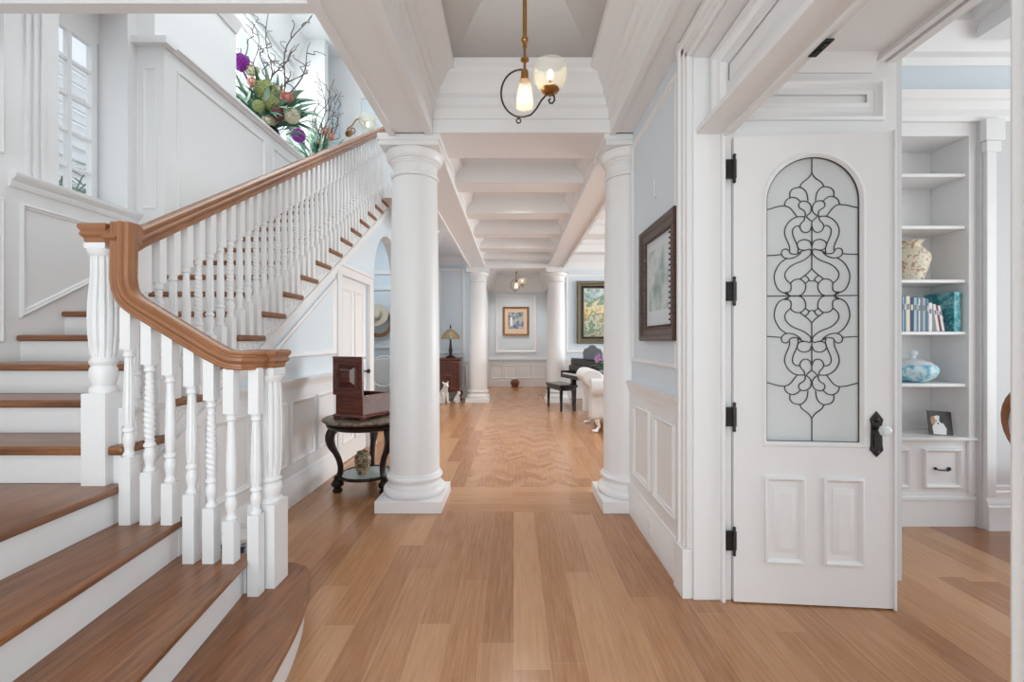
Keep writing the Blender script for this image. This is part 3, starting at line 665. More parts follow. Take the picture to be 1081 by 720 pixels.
# ------------------------------------------------------------------ balustrade
bal = thing('balustrade', 'oak handrail on white turned balusters and fluted newel posts along the stairs', 'railing', (-1.84, 2.1, 0))
XB = -1.84
RP = [(-0.026,-0.043),(0.026,-0.043),(0.028,-0.022),(0.038,-0.008),(0.040,0.012),(0.031,0.03),(0.014,0.041),(-0.014,0.041),(-0.031,0.03),(-0.040,0.012),(-0.038,-0.008),(-0.028,-0.022)]
RPh = [(0.024,-0.046),(0.028,-0.040),(0.028,-0.034),(0.0245,-0.029),(0.0245,-0.020),(0.030,-0.013),(0.040,-0.004),(0.041,0.006),(0.035,0.012),(0.029,0.015),(0.029,0.021),(0.034,0.026),(0.030,0.036),(0.016,0.044)]
RP = [(-a*1.08, b) for a, b in RPh[::-1]] + [(a*1.08, b) for a, b in RPh]
RP = RP[::-1]
def turned(kind, zb, T, s=1.0):
    pr = [(0.0205,0),(0.0245,0.018),(0.0205,0.035),(0.0165,0.055),(0.0185,0.09),(0.0235,0.14),(0.0235,0.175),(0.0185,0.215),(0.0172,0.225),(0.0235,0.235),(0.0245,0.25),(0.0225,0.262),(0.0172,0.275)]
    sh = [(0.0190+0.0032*math.sin(min(1, (u)/0.35)*PI/2)-0.0065*max(0, (u-0.3)/0.7), 0.29+0.62*u) for u in [k/(84 if kind == 'twist' else 24) for k in range((84 if kind == 'twist' else 24)+1)]]
    pr += sh + [(0.0155,0.925),(0.0215,0.935),(0.0225,0.948),(0.0195,0.96),(0.0185,0.975),(0.0225,0.99),(0.0235,1.0)]
    def mod(r, a, z):
        u = (z-zb)/T
        if 0.29 <= u <= 0.911:
            e = min(1, (u-0.28)/0.03, (0.925-u)/0.03)
            if kind == 'fluted': return r*(1.05-0.30*e*max(0.0, math.cos(8*a))**0.8)
            if kind == 'twist': return r*(0.98+0.11*e*math.cos(2*a+2*PI*u*20))
        return r
    return MB().lathe([(r*s, zb+u*T) for r, u in pr], seg=24 if kind != 'fluted' else 64, mod=mod)
cache = {}
def baluster(kind, x, y, z, base, T, top):
    key = (kind, round(base, 3), round(T, 3), round(top, 3)); h = 0.026
    if key in cache:
        o = cache[key].copy(); COL.objects.link(o); o.parent = bal
    else:
        m = turned(kind, base, T); m.box(-h,h,-h,h,0,base).box(-h+0.002,h-0.002,-h+0.002,h-0.002,base+T,base+T+top)
        o = m.build('baluster', W, bal, 0.0, world=False); cache[key] = o
    o.location = Vector((x, y, z)) - Vector(bal.location)
KIND = ('fluted', 'plain', 'twist')
for n in range(5, 20):
    for j in range(3):
        y = 2.085+RUN*(n-5)+0.075+0.099*j
        if y < 2.2: y = 2.215
        off = (y-(2.085+RUN*(n-5)))*SL
        base = 0.125+off
        baluster(KIND[(n*0+j) % 3], XB, y, RISE*n, base, 0.50, 0.865+off+0.004-base-0.50)
LOW = [('fluted',-1.763,0.525,0.307),('twist',-1.668,0.525,0.238),('plain',-1.573,0.525,0.19),('fluted',-1.475,0.35,0.313),('twist',-1.385,0.35,0.25),('plain',-1.295,0.35,0.19)]
def rail_low(x): return 1.27 if x > -1.31 else 1.27+0.605*(-1.31-x)
for k, x, z, b in LOW: baluster(k, x, 2.085, z, b, 0.49, rail_low(x)-0.036-z-b-0.49)
baluster('fluted', -1.209, 2.133, 0.175, 0.375, 0.47, 1.235-0.175-0.375-0.47)

def newel(x, y, z0, half, base, zv0, zv1, ztop, capz, rv, flip):
    nw = bpy.data.objects.new('newel_post', None)
    m = MB().box(-half,half,-half,half,0,base)
    hb = zv0-base
    pr = [(half*0.93,base),(half*1.0,base+hb*0.06),(half*0.92,base+hb*0.14),(half*0.80,base+hb*0.2),(half*0.86,base+hb*0.3),(half*0.98,base+hb*0.5),(half*0.95,base+hb*0.66),(half*0.82,base+hb*0.76),(half*0.92,base+hb*0.8),(half*0.98,base+hb*0.88),(half*0.86,base+hb*0.95),(rv*0.86,zv0)]
    L = zv1-zv0
    for k in range(1, 21):
        u = k/20; r = rv*(0.86+0.20*math.sin(PI*min(1, u*1.25))*1.0) if not flip else rv*(0.90+0.12*math.sin(PI*u))
        if u > 0.8 and not flip: r = rv*0.86
        pr.append((r, zv0+u*L))
    pr += [(rv*0.95,zv1+0.004),(rv*1.08,zv1+0.015),(rv*1.16,zv1+0.03),(rv*1.1,zv1+0.035)]
    def mod(r, a, z):
        if zv0+0.001 < z < zv1+0.001:
            e = min(1, (z-zv0)/0.03, (zv1-z)/0.03+0.2)
            return r*(1.04-0.24*e*max(0.0, math.cos(12*a+PI/2))**0.7)
        return r
    m.lathe(pr, seg=120, mod=mod)
    m.box(-half*0.88,half*0.88,-half*0.88,half*0.88,zv1+0.034,ztop)
    o = m.build('newel_post', W, bal, 0.0, world=False, smooth=40)
    o.location = Vector((x, y, z0)) - Vector(bal.location)
    w = half*1.18
    c = MB().lathe([(w*0.98,ztop),(w*1.06,ztop+0.012),(w*1.06,ztop+0.02),(w*1.30,ztop+0.034),(w*1.30,ztop+0.042),(w*1.22,ztop+0.05),(w*1.36,ztop+0.062),(w*1.42,ztop+0.07),(w*1.40,ztop+0.082),(w*1.2,ztop+0.088)], seg=4, rot=PI/4)
    c.build('newel_cap', M['rail'], o, world=False, label='moulded oak newel cap')
newel(-1.915, 2.125, 0.70, 0.055, 0.42, 0.585, 1.05, 1.11, 1.2, 0.053, False)
newel(-1.21, 2.24, 0.175, 0.065, 0.40, 0.525, 0.985, 1.055, 1.14, 0.064, True)
# landing newel at the top
MB().box(-1.89,-1.79,6.60,6.70,3.5,4.55).build('newel_post', W, bal, 0.006)
MB().lathe([(0.09,4.55),(0.1,4.58),(0.08,4.6),(0.05,4.66),(0.06,4.72),(0.02,4.78)], (-1.84,6.65,0), 24).build('newel_cap', M['rail'], bal, label='oak cap of the landing newel')
hr = MB()
low = [(-1.21,2.24,1.272),(-1.21,2.17,1.272),(-1.222,2.12,1.272),(-1.25,2.093,1.272),(-1.29,2.085,1.275),(-1.33,2.085,1.290),(-1.38,2.085,1.316),(-1.70,2.085,1.510),(-1.735,2.085,1.535),(-1.762,2.085,1.565),(-1.778,2.085,1.60),(-1.785,2.085,1.65),(-1.785,2.09,1.90)]
hr.tube(low, 0, prof=RP)
zc = lambda y: nose(y)+0.908
hr.tube([(-1.915,2.125,1.862),(-1.86,2.125,1.862),(-1.81,2.125,1.862),(-1.76,2.125,1.862)], 0, prof=RP)
hr.tube([(-1.825,2.07,1.862),(-1.832,2.14,zc(2.14)-0.005),(XB,2.22,zc(2.22)),(XB,4.0,zc(4.0)),(XB,6.60,zc(6.60))], 0, prof=RP)
hr.build('handrail', M['rail'], bal, smooth=30, label='long moulded oak handrail')

# ------------------------------------------------------------------ door with leaded glass
DW, DH, DT = 0.775, 2.412, 0.044
door = thing('door_1', 'open white panelled door with arched leaded glass', 'door', (1.143, 2.362, 0.008), math.atan2(-0.066, 0.772))
door['kind'] = 'structure'
del door['category']; del door['label']
gx, gw, gz0, gzs = 0.392, 0.231, 0.83, 2.07     # glass centre, half width, bottom, spring line
def arch(w, zb, zt_, dz=0):
    return [(gx-w, zb), (gx+w, zb)] + [(gx+w*math.cos(PI*k/24), zt_+w*math.sin(PI*k/24)) for k in range(25)]
leaf = MB(); leaf.jit = 0
# leaf with an arched opening: bottom, stiles, head pieces
leaf.box(0, DW, 0, DT, 0, gz0).box(0, gx-gw, 0, DT, gz0, gzs).box(gx+gw, DW, 0, DT, gz0, gzs)
for k in range(24):
    a, b = PI*k/24, PI*(k+1)/24
    xa, za, xb, zb = gx+gw*math.cos(a), gzs+gw*math.sin(a), gx+gw*math.cos(b), gzs+gw*math.sin(b)
    leaf.prism('y', [(xa, za), (xb, zb), (xb, DH), (xa, DH)], 0, DT)
leaf.box(0, gx-gw, 0, DT, gzs, DH).box(gx+gw, DW, 0, DT, gzs, DH)
leaf.prism('y', [(DW,-0.004),(DW+0.012,-0.006),(DW+0.012,DH+0.01),(DW,DH)], -0.008, DT)
outl = [(x, 0, z) for x, z in arch(gw, gz0, gzs)]
leaf.loop(outl[:1]+outl[1:], (0,-1,0), [(-0.022,0.0),(-0.016,0.005),(-0.008,0.006),(0.0,-0.002),(0.006,-0.012),(0.006,-0.02)])
lf = leaf.build('door_leaf', W, door, world=False, smooth=30)
for x0, x1 in ((0.150, 0.350), (0.437, 0.632)):
    q = [(x0,-0.0005,0.21),(x1,-0.0005,0.21),(x1,-0.0005,0.655),(x0,-0.0005,0.655)]
    pnl = MB().loop(q, (0,-1,0), [(0,0),(0,0.012),(0.010,0.016),(0.020,0.006),(0.024,0.0)])
    q2 = [(x0+0.045,0,0.265),(x1-0.045,0,0.265),(x1-0.045,0,0.60),(x0+0.045,0,0.60)]
    pnl.loop(q2, (0,-1,0), [(0,0),(0.0,0.003),(0.028,0.014),(0.029,0.014)]).box(x0+0.072,x1-0.072,-0.014,0,0.292,0.573)
    pnl.build('door_panel', W, door, world=False)
gl = MB().prism('y', arch(gw+0.004, gz0-0.004, gzs), 0.018, 0.024).build('door_glass', M['doorglass'], door, world=False, label='clear textured arched glass')
# lead cames, left half drawn then mirrored both ways
S_ = 0.462/428; zbar = 1.585
def cz(p): return (gx+(p[0]-254)*S_, zbar+(705-p[1])*S_)
half = [
 [(252,122),(244,136),(232,148),(218,158),(206,170),(200,186)],
 [(155,232),(154,214),(160,200),(172,191),(186,187),(200,186),(214,192),(226,206),(233,222),(237,252)],
 [(42,291),(70,284),(96,276),(130,272)],
 [(130,272),(132,256),(141,243),(155,235),(172,233),(188,240),(202,254)],
 [(130,272),(148,279),(162,292),(174,308),(186,326)],
 [(252,297),(250,276),(242,262),(228,254),(212,252),(199,259),(194,272),(200,286),(213,293),(222,303),(225,318),(222,328)],
 [(252,297),(244,312),(230,325),(240,338),(252,348)],
 [(222,328),(196,326),(172,333),(150,350),(136,372),(130,396),(134,422),(144,446),(152,468),(154,488)],
 [(202,374),(186,371),(172,380),(166,396),(170,420),(180,444),(190,470),(192,488),(189,504)],
 [(222,328),(218,346),(206,358),(200,374),(206,392),(220,402),(236,401),(248,390),(252,374)],
 [(252,466),(247,448),(234,439),(216,436),(198,443),(188,456),(190,474),(204,485),(226,487),(242,482),(252,492)],
 [(42,511),(80,509),(116,506)],
 [(116,506),(116,492),(124,482),(136,480),(148,486),(156,500),(170,505),(189,504),(206,492),(226,487)],
 [(116,506),(126,520),(150,526),(172,522),(190,512),(206,498)],
 [(140,525),(112,545),(94,572),(83,604),(86,640),(100,672),(122,688),(150,694)],
 [(252,492),(248,508),(230,526),(206,540),(172,554),(146,574),(132,598),(136,624),(158,646)],
 [(158,646),(166,634),(182,626),(202,626),(218,638),(227,656),(222,682),(206,700),(180,706),(160,705)],
 [(158,646),(160,666),(154,684),(128,690),(160,705)],
 [(252,578),(238,594),(222,608),(206,620),(204,626)],
 [(222,608),(236,618),(242,630),(252,636)],
 [(242,630),(232,640),(222,646)],
]
lead = MB()
rl = 0.0029
def spl(pts): return smooth_poly(pts, 3)
for pl in half:
    p = spl(pl)
    for mx in (1, -1):
        for mz in (1, -1):
            q = []
            for a, b in p:
                a2 = 254+(a-254)*mx; x_, z_ = cz((a2, b)); z_ = zbar+(z_-zbar)*mz; q.append((x_, 0.016, z_))
            lead.tube(q, rl, 6)
for mz in (1, -1):
    for y0, y1 in ((348, 492), (492, 578)):
        lead.tube([(gx, 0.016, zbar+mz*(705-y0)*S_), (gx, 0.016, zbar+mz*(705-y1)*S_)], rl, 6)
lead.tube([(gx,0.016,zbar+(705-122)*S_),(gx,0.016,gzs+gw)], rl, 6).tube([(gx,0.016,zbar-(705-122)*S_),(gx,0.016,gz0)], rl, 6)
lead.tube([(gx-gw,0.016,zbar),(gx+gw,0.016,zbar)], rl, 6)
lead.tube([(x, 0.014, z) for x, z in arch(gw-0.004, gz0+0.004, gzs)], 0.005, 6, closed=True)
lead.build('lead_came', M['lead'], gl, world=False, label='dark curling lead lines in the glass')
# handle plate and crystal knob
hx = 0.692
pl = MB().prism('y', [(hx,0.765),(hx+0.018,0.785),(hx+0.032,0.80),(hx+0.028,0.825),(hx+0.026,0.93),(hx+0.032,0.955),(hx+0.018,0.975),(hx,0.998),(hx-0.018,0.975),(hx-0.032,0.955),(hx-0.026,0.93),(hx-0.028,0.825),(hx-0.032,0.80),(hx-0.018,0.785)], -0.007, 0)
pl.box(hx-0.016,hx+0.016,-0.012,-0.006,0.815,0.885).ball((hx,-0.008,0.955),(0.014,0.006,0.014)).ball((hx,-0.008,0.79),(0.012,0.006,0.012)).tube([(hx,-0.005,0.91),(hx,-0.045,0.91)], 0.010, 12)
hp = pl.build('handle_plate', M['iron'], door, 0.002, world=False, label='ornate dark bronze lock plate')
MB().lathe([(0.012,0),(0.022,0.006),(0.029,0.018),(0.027,0.030),(0.016,0.038),(0.004,0.039)], seg=8).xf(Matrix.Translation((hx,-0.042,0.91)) @ Matrix.Rotation(R(90),4,'X')).build('knob', M['knobglass'], hp, world=False, smooth=5, label='faceted crystal knob')
for z in (0.315, 0.958, 1.61, 2.245):
    hg = MB().box(-0.042,-0.004,-0.005,0.003,z-0.05,z+0.05).tube([(-0.002,-0.008,z-0.064),(-0.002,-0.008,z+0.064)], 0.0075, 10).box(0.0,0.012,-0.004,0.03,z-0.05,z+0.05)
    hg.ball((-0.002,-0.008,z+0.068),0.009).ball((-0.002,-0.008,z-0.068),0.009)
    hg.build('hinge', M['iron'], door, world=False, label='ornate dark bronze hinge')
# ------------------------------------------------------------------ pendant lights
def pendant(name, label, loc, ztop, s=1.0):
    t = thing(name, label, 'ceiling light', loc)
    k = lambda p: (p[0]*s, p[1]*s, p[2]*s)
    MB().tube([(0,0,0.40*s),(0,0,ztop-loc[2])], 0.012*s, 12).ball((0,0,0.44*s),0.021*s).lathe([(0.01*s,0.315*s),(0.024*s,0.322*s),(0.024*s,0.33*s),(0.01*s,0.337*s)]).tube([(0,0,0.27*s),(0,0,0.44*s)],0.008*s).lathe([(0.06*s,ztop-loc[2]-0.03),(0.02*s,ztop-loc[2]-0.06)][::-1]+[(0.07*s,ztop-loc[2])]).build('stem', M['brass'], t, world=False)
    a = [k((-0.012+0.0,0,0.272))]
    a += [k((-0.02+0.115*math.cos(R(d))*1.0-0.0,0,0.135+0.135*math.sin(R(d)))) for d in range(96, 282, 6)]
    a += [k(p) for p in ((0.035,0,0.012),(0.065,0,0.045),(0.095,0,0.095),(0.125,0,0.128),(0.155,0,0.132),(0.168,0,0.118),(0.17,0,0.095),(0.158,0,0.078),(0.142,0,0.08),(0.137,0,0.095),(0.147,0,0.104))]
    MB().tube(a, 0.0055*s, 8).tube([k((-0.035+0.013*math.cos(R(d)),0,-0.022+0.013*math.sin(R(d)))) for d in range(0,360,30)], 0.004*s, 6, closed=True).ball(k((-0.035,0,-0.003)),0.008*s).build('arm', M['bronze'], t, world=False, label='dark curling bronze arm')
    c = MB().lathe([(0.008*s,0.275*s),(0.02*s,0.262*s),(0.022*s,0.22*s),(0.032*s,0.205*s)][::-1])
    c.build('socket', M['brass'], t, world=False)
    MB().lathe([(0.052*s,0.058*s),(0.050*s,0.085*s),(0.042*s,0.15*s),(0.032*s,0.20*s),(0.028*s,0.206*s),(0.030*s,0.20*s),(0.040*s,0.15*s),(0.048*s,0.085*s),(0.050*s,0.058*s)], seg=28).build('bell_shade', M['shade'], t, world=False, label='small downward frosted bell shade')
    MB().ball((0,0,0.145*s),(0.017*s,0.017*s,0.03*s)).build('bulb', M['bulb'], t, world=False)
    gx_, gz_ = 0.145*s, 0.15*s
    MB().lathe([(0.03*s,-0.02*s),(0.048*s,-0.01*s),(0.054*s,0.0),(0.048*s,0.01*s),(0.03*s,0.02*s)],(gx_,0,gz_+0.005*s)).tube([(gx_,0,gz_-0.03*s),(gx_,0,gz_+0.06*s)],0.009*s).build('gallery', M['brass'], t, world=False)
    MB().lathe([(0.045*s,0),(0.07*s,0.02*s),(0.092*s,0.058*s),(0.099*s,0.098*s),(0.097*s,0.130*s),(0.088*s,0.152*s),(0.085*s,0.152*s),(0.093*s,0.130*s),(0.095*s,0.098*s),(0.088*s,0.058*s),(0.066*s,0.023*s),(0.042*s,0.004*s)],(gx_,0,gz_), 32).build('bowl_shade', M['shade'], t, world=False, label='larger upward etched glass bowl shade')
    MB().ball((gx_,0,gz_+0.09*s),(0.02*s,0.02*s,0.03*s)).build('bulb', M['bulb'], t, world=False)
    for p in ((0,0,0.13*s),(gx_,0,gz_+0.10*s)):
        L = bpy.data.lights.new('bulb light', 'POINT'); L.energy = 0.8*s; L.color = (1,0.85,0.65); L.shadow_soft_size = 0.03
        lo = bpy.data.objects.new('bulb_light', L); COL.objects.link(lo); lo.location = Vector(loc)+Vector(p)
pendant('pendant_light', 'brass two-shade pendant hanging from the hall ceiling in front of the corridor', (0.062, 2.6, 2.64), 4.06)
pendant('pendant_light', 'far small two-shade pendant at the end of the corridor above the picture', (0.06, 11.6, 2.64), 3.3, 1.05)

# wall sconce at the top of the stairs
s = thing('wall_sconce', 'brass scroll wall sconce with clear glass globe above the top of the handrail', 'wall light', (-2.97, 8.17, 5.08))
MB().lathe([(0.06,0),(0.055,0.015),(0.03,0.03)]).xf(Matrix.Rotation(R(90),4,'X')).build('back_plate', M['brass'], s, world=False)
ar = [(0,-0.02,0),(0.03,-0.08,0.02)]+[(0.10-0.07*math.cos(R(d))*(1-0.0015*d),-0.09,0.02-0.07*math.sin(R(d))*(1-0.0015*d)) for d in range(0,500,20)]
MB().tube([(0,-0.02,0.0),(0.02,-0.09,0.05),(0.1,-0.1,0.10),(0.17,-0.1,0.2),(0.25,-0.1,0.23),(0.32,-0.1,0.17),(0.36,-0.1,0.10)],0.012,8).tube(ar,0.009,6).build('arm', M['brass'], s, world=False)
MB().lathe([(0.04,0),(0.10,0.04),(0.15,0.13),(0.15,0.2),(0.11,0.28),(0.108,0.28),(0.147,0.2),(0.147,0.13),(0.097,0.042),(0.04,0.004)],(0.38,-0.1,0.02),28).build('globe', M['shade'], s, world=False, label='clear glass globe')
MB().ball((0.38,-0.1,0.12),(0.03,0.03,0.045)).build('bulb', M['bulb'], s, world=False)

# ------------------------------------------------------------------ flower arrangements on the ledge
def curly(base, tip, n=14, amp=0.06):
    b, t = Vector(base), Vector(tip); out = []; ph = random.random()*6
    for i in range(n+1):
        u = i/n; p = b.lerp(t, u)
        out.append(p + Vector((math.sin(ph+u*9)*amp*u**0.5, math.cos(ph*2+u*7)*amp*u**0.5, math.sin(ph*3+u*8)*amp*0.5*u)))
    return out
def bloom(c, r, n=110):
    m = MB()
    for i in range(n):
        z = 1-2*(i+0.5)/n; a = i*2.39996; q = math.sqrt(1-z*z)
        d = Vector((q*math.cos(a), q*math.sin(a), z))
        m.ball(Vector(c)+d*r*0.86, r*0.16, 6, 4)
    m.ball(c, r*0.88, 16, 10); return m
def rose(c, r, axis=(0.3,-0.9,0.3)):
    m = MB(); A = Vector(axis).normalized(); q = Vector((0,0,1)).rotation_difference(A)
    for ring, (rr, n, op) in enumerate(((0.35,3,0.15),(0.6,5,0.4),(0.85,6,0.75),(1.0,7,1.1))):
        for k in range(n):
            a = 2*PI*k/n+ring; d = Vector((math.cos(a),math.sin(a),0)); b = Vector(c)+q@(d*r*0.12)
            tp = Vector(c)+q@(d*r*rr*math.sin(min(op,1.3))+Vector((0,0,r*0.9*math.cos(min(op,1.3)))))
            m.blade(b, tp, r*0.5, tuple(q@d), 0.3, 4)
    m.ball(Vector(c)+q@Vector((0,0,r*0.2)), r*0.4, 8, 6); return m
def arrangement(name, label, base, branches, leaves, flowers):
    t = thing(name, label, 'flower arrangement', base, 0)
    B = Vector(base)
    MB().lathe([(0.10,0),(0.13,0.02),(0.15,0.10),(0.13,0.17),(0.12,0.18),(0.11,0.17)]).build('pot', M['darkwood'], t, world=False)
    mouth = B+Vector((0,0,0.15)); m = MB()
    for tip in branches:
        c = curly(mouth, tip, 16, 0.07); m.tube(c, [0.015*(1-0.72*i/16) for i in range(17)], 6)
        for j in (4, 6, 8, 10, 12, 14):
            e = c[j]+Vector((random.uniform(-.22,.22), random.uniform(-.2,.2), random.uniform(0.08,.28)))
            m.tube(curly(c[j], e, 8, 0.04), [0.008*(1-0.55*i/8) for i in range(9)], 5)
    m.build('branches', M['twig'], t, label='bare curly willow branches')
    for key in ('leaf', 'leaf2'):
        m = MB()
        for (k2, tip, w) in leaves:
            if k2 == key: m.blade(mouth.lerp(tip, random.uniform(0.0,0.6))+Vector((random.uniform(-.08,.08),random.uniform(-.1,.1),0)), tip, w, (random.uniform(-1,1),random.uniform(-1,1),0.8), random.uniform(.1,.6), 7)
        m.build('foliage', M[key], t)
    for (kind, mat, p, r) in flowers:
        fl = (bloom(p, r) if kind == 'ball' else rose(p, r))
        fl.tube([mouth, mouth.lerp(Vector(p),0.5)+Vector((0,0,0.03)), Vector(p)-Vector((0,0,r*0.5))], 0.006, 5)
        fl.build('blossom', M[mat], t, label={'purple':'round purple allium bloom','peach':'peach rose','cream':'cream bloom','olive':'olive green hydrangea','coral':'coral red bloom','maroon':'dark maroon bloom'}[mat])
b1 = (-3.22, 5.95, 3.965)
def pxY(x, y, dy=0.0, Y=5.75): return tuple(at(x, y, Y+dy))
br1 = [pxY(x,y,dy) for x,y,dy in ((250,30,-.2),(262,22,.1),(284,14,.2),(322,12,0),(300,50,.1),(334,48,.2),(318,70,-.1),(276,40,-.2),(312,100,.2))]
lv1 = []
for i in range(210):
    a = random.uniform(-1.9, 1.25); L = random.uniform(.35,.95)
    tip = Vector(b1)+Vector((math.sin(a)*L*0.85+0.05, random.uniform(-.55,.35), 0.08+abs(math.cos(a))*L*0.8+random.uniform(-.12,.1)))
    lv1.append(('leaf' if i % 3 else 'leaf2', tip, random.uniform(.018,.042)))
fl1 = [('ball','purple',pxY(254,66,-.15),0.105),('rose','cream',pxY(267,76,-.1),0.10),('rose','peach',pxY(268,88,-.15),0.085),('ball','olive',pxY(280,95,-.1),0.12),('ball','olive',pxY(286,108,-.1),0.10),
       ('rose','coral',pxY(303,104,0),0.09),('ball','cream',pxY(308,122,0),0.10),('ball','maroon',pxY(293,121,-.1),0.08),('rose','cream',pxY(294,96,0),0.08),('rose','cream',pxY(284,128,-.15),0.09),('ball','olive',pxY(273,112,-.2),0.07)]
arrangement('flower_arrangement', 'largest flower arrangement of curly branches and roses on the ledge by the upper window', b1, br1, lv1, fl1)
b2 = (-3.13, 7.2, 3.965)
br2 = [pxY(x,y,dy,7.2) for x,y,dy in ((343,85,0),(353,82,.1),(341,105,-.1),(364,110,.1),(333,118,.1),(360,100,-.2))]
lv2 = []
for i in range(70):
    a = random.uniform(-1.7,1.7); L = random.uniform(.45,.8)
    lv2.append(('leaf' if i % 3 else 'leaf2', Vector(b2)+Vector((math.sin(a)*L, random.uniform(-.35,.2), 0.2+abs(math.cos(a))*L+random.uniform(-.05,.1))), random.uniform(.014,.030)))
fl2 = [('ball','purple',pxY(315,143,-.1,6.7),0.10),('rose','peach',pxY(346,141,0,7.2),0.11),('rose','coral',pxY(349,145,-.05,7.1),0.07),('rose','cream',pxY(336,150,0,7.2),0.08)]
arrangement('flower_arrangement', 'smaller flower arrangement with purple bloom on the ledge further up, just above the handrail', b2, br2, lv2, fl2)

# ------------------------------------------------------------------ side table, wooden chest, urn, planter
tb = thing('side_table', 'round dark carved side table with marble top standing against the left wall', 'table', (-1.36, 4.20, 0))
MB().lathe([(0.33,0.625),(0.37,0.635),(0.385,0.648),(0.385,0.655),(0.372,0.665),(0.36,0.668)], seg=48).build('tabletop', M['marble'], tb, world=False, label='mottled brown marble top')
MB().lathe([(0.30,0.57),(0.34,0.585),(0.35,0.61),(0.335,0.628)], seg=48).build('apron', M['darkwood'], tb, world=False)
MB().lathe([(0.235,0.125),(0.25,0.13),(0.25,0.15),(0.235,0.155),(0.222,0.15),(0.222,0.13),(0.235,0.125)], seg=40).build('shelf_rim', M['darkwood'], tb, world=False)
MB().lathe([(0.225,0.134),(0.225,0.146)], seg=40).build('glass_shelf', M['shelfglass'], tb, world=False, label='round clear glass lower shelf')
for a in (R(205), R(95), R(-35)):
    d = Vector((math.cos(a), math.sin(a), 0)); lg = MB()
    path = [(0.27,0.585),(0.30,0.55),(0.315,0.49),(0.30,0.42),(0.262,0.35),(0.235,0.28),(0.225,0.21),(0.235,0.15),(0.25,0.11)]
    path = smooth_poly(path, 3); n = len(path)
    rad = [0.030+0.014*math.sin(PI*min(1,2.2*i/n)) - 0.006*(i/n) for i in range(n)]
    lg.tube([d*r + Vector((0,0,z)) for r, z in path], rad, 10)
    lg.tube([d*(0.285+0.028*math.cos(R(q))*(1-q/900)) + Vector((0,0,0.555+0.028*math.sin(R(q))*(1-q/900))) for q in range(-90,430,26)], 0.016, 8)
    f = d*0.25
    lg.lathe([(0.028,0.0),(0.042,0.008),(0.045,0.025),(0.030,0.042),(0.034,0.05),(0.052,0.062),(0.055,0.085),(0.040,0.105),(0.030,0.12),(0.034,0.14),(0.02,0.155)], (f.x,f.y,0), 18)
    lg.build('leg', M['darkwood'], tb, world=False)
chest = thing('wooden_chest', 'mahogany box with its panelled lid standing open on the round side table', 'box', (-1.375, 4.16, 0.668), R(-24))
cw, cd_ = 0.31, 0.36
c = MB()
for x0, x1, y0, y1 in ((-cw/2,cw/2,-cd_/2,-cd_/2+0.015),(-cw/2,cw/2,cd_/2-0.015,cd_/2),(-cw/2,-cw/2+0.015,-cd_/2,cd_/2),(cw/2-0.015,cw/2,-cd_/2,cd_/2)): c.box(x0,x1,y0,y1,0.045,0.215)
c.box(-cw/2,cw/2,-cd_/2,cd_/2,0.045,0.06).box(-cw/2+0.012,cw/2-0.012,-cd_/2+0.012,cd_/2-0.012,0.06,0.07)
c.build('box_body', M['mahog'], chest, 0.003, world=False)
p = MB().loop([(-cw/2,-cd_/2,0.02),(cw/2,-cd_/2,0.02),(cw/2,cd_/2,0.02),(-cw/2,cd_/2,0.02)], (0,0,1), [(0.02,0.0),(-0.015,0.0),(-0.02,0.01),(-0.012,0.02),(0.0,0.028),(0.02,0.03)])
for sx in (-1,1):
    for sy in (-1,1): p.lathe([(0.022,0),(0.032,0.006),(0.032,0.022),(0.02,0.03)], (sx*(cw/2-0.01), sy*(cd_/2-0.01), 0), 12)
p.build('base_moulding', M['mahog'], chest, world=False)
ld = MB().box(-cw/2-0.012,cw/2+0.012,-cd_/2-0.022,-cd_/2,0.215,0.555)
q = [(-cw/2+0.03,-cd_/2-0.022,0.27),(cw/2-0.03,-cd_/2-0.022,0.27),(cw/2-0.03,-cd_/2-0.022,0.505),(-cw/2+0.03,-cd_/2-0.022,0.505)]
ld.loop(q, (0,-1,0), [(0,0.0),(0.006,0.020),(0.018,0.024),(0.030,0.002),(0.038,0.002),(0.07,0.030),(0.071,0.030)]).box(-cw/2+0.099,cw/2-0.099,-cd_/2-0.052,-cd_/2-0.022,0.339,0.436)
ld.box(-cw/2-0.014,cw/2+0.014,-cd_/2-0.024,-cd_/2+0.03,0.54,0.555)
ld.build('lid', M['mahog'], chest, 0.002, world=False)
urn = MB().lathe([(0.042,0),(0.048,0.006),(0.05,0.02),(0.062,0.06),(0.073,0.11),(0.074,0.145),(0.062,0.175),(0.05,0.188),(0.054,0.20),(0.045,0.205),(0.042,0.198)], (-1.385,4.17,0.1465), 28)
tag(urn.build('urn', M['urn']), 'mottled brown pot standing on the glass lower shelf of the side table', 'pot')
MB
pt = thing('planter', 'dark blue and white porcelain planter on the floor behind the lowest balusters', 'planter', (-1.62, 2.72, 0))
MB().lathe([(0.075,0),(0.08,0.015),(0.10,0.06),(0.125,0.12),(0.135,0.17),(0.125,0.195)], seg=32).build('body', M['bluepot'], pt, world=False)
MB().lathe([(0.125,0.195),(0.14,0.205),(0.14,0.225),(0.122,0.228),(0.118,0.2)], seg=32).build('rim', M['plaster'], pt, world=False, label='white rim')

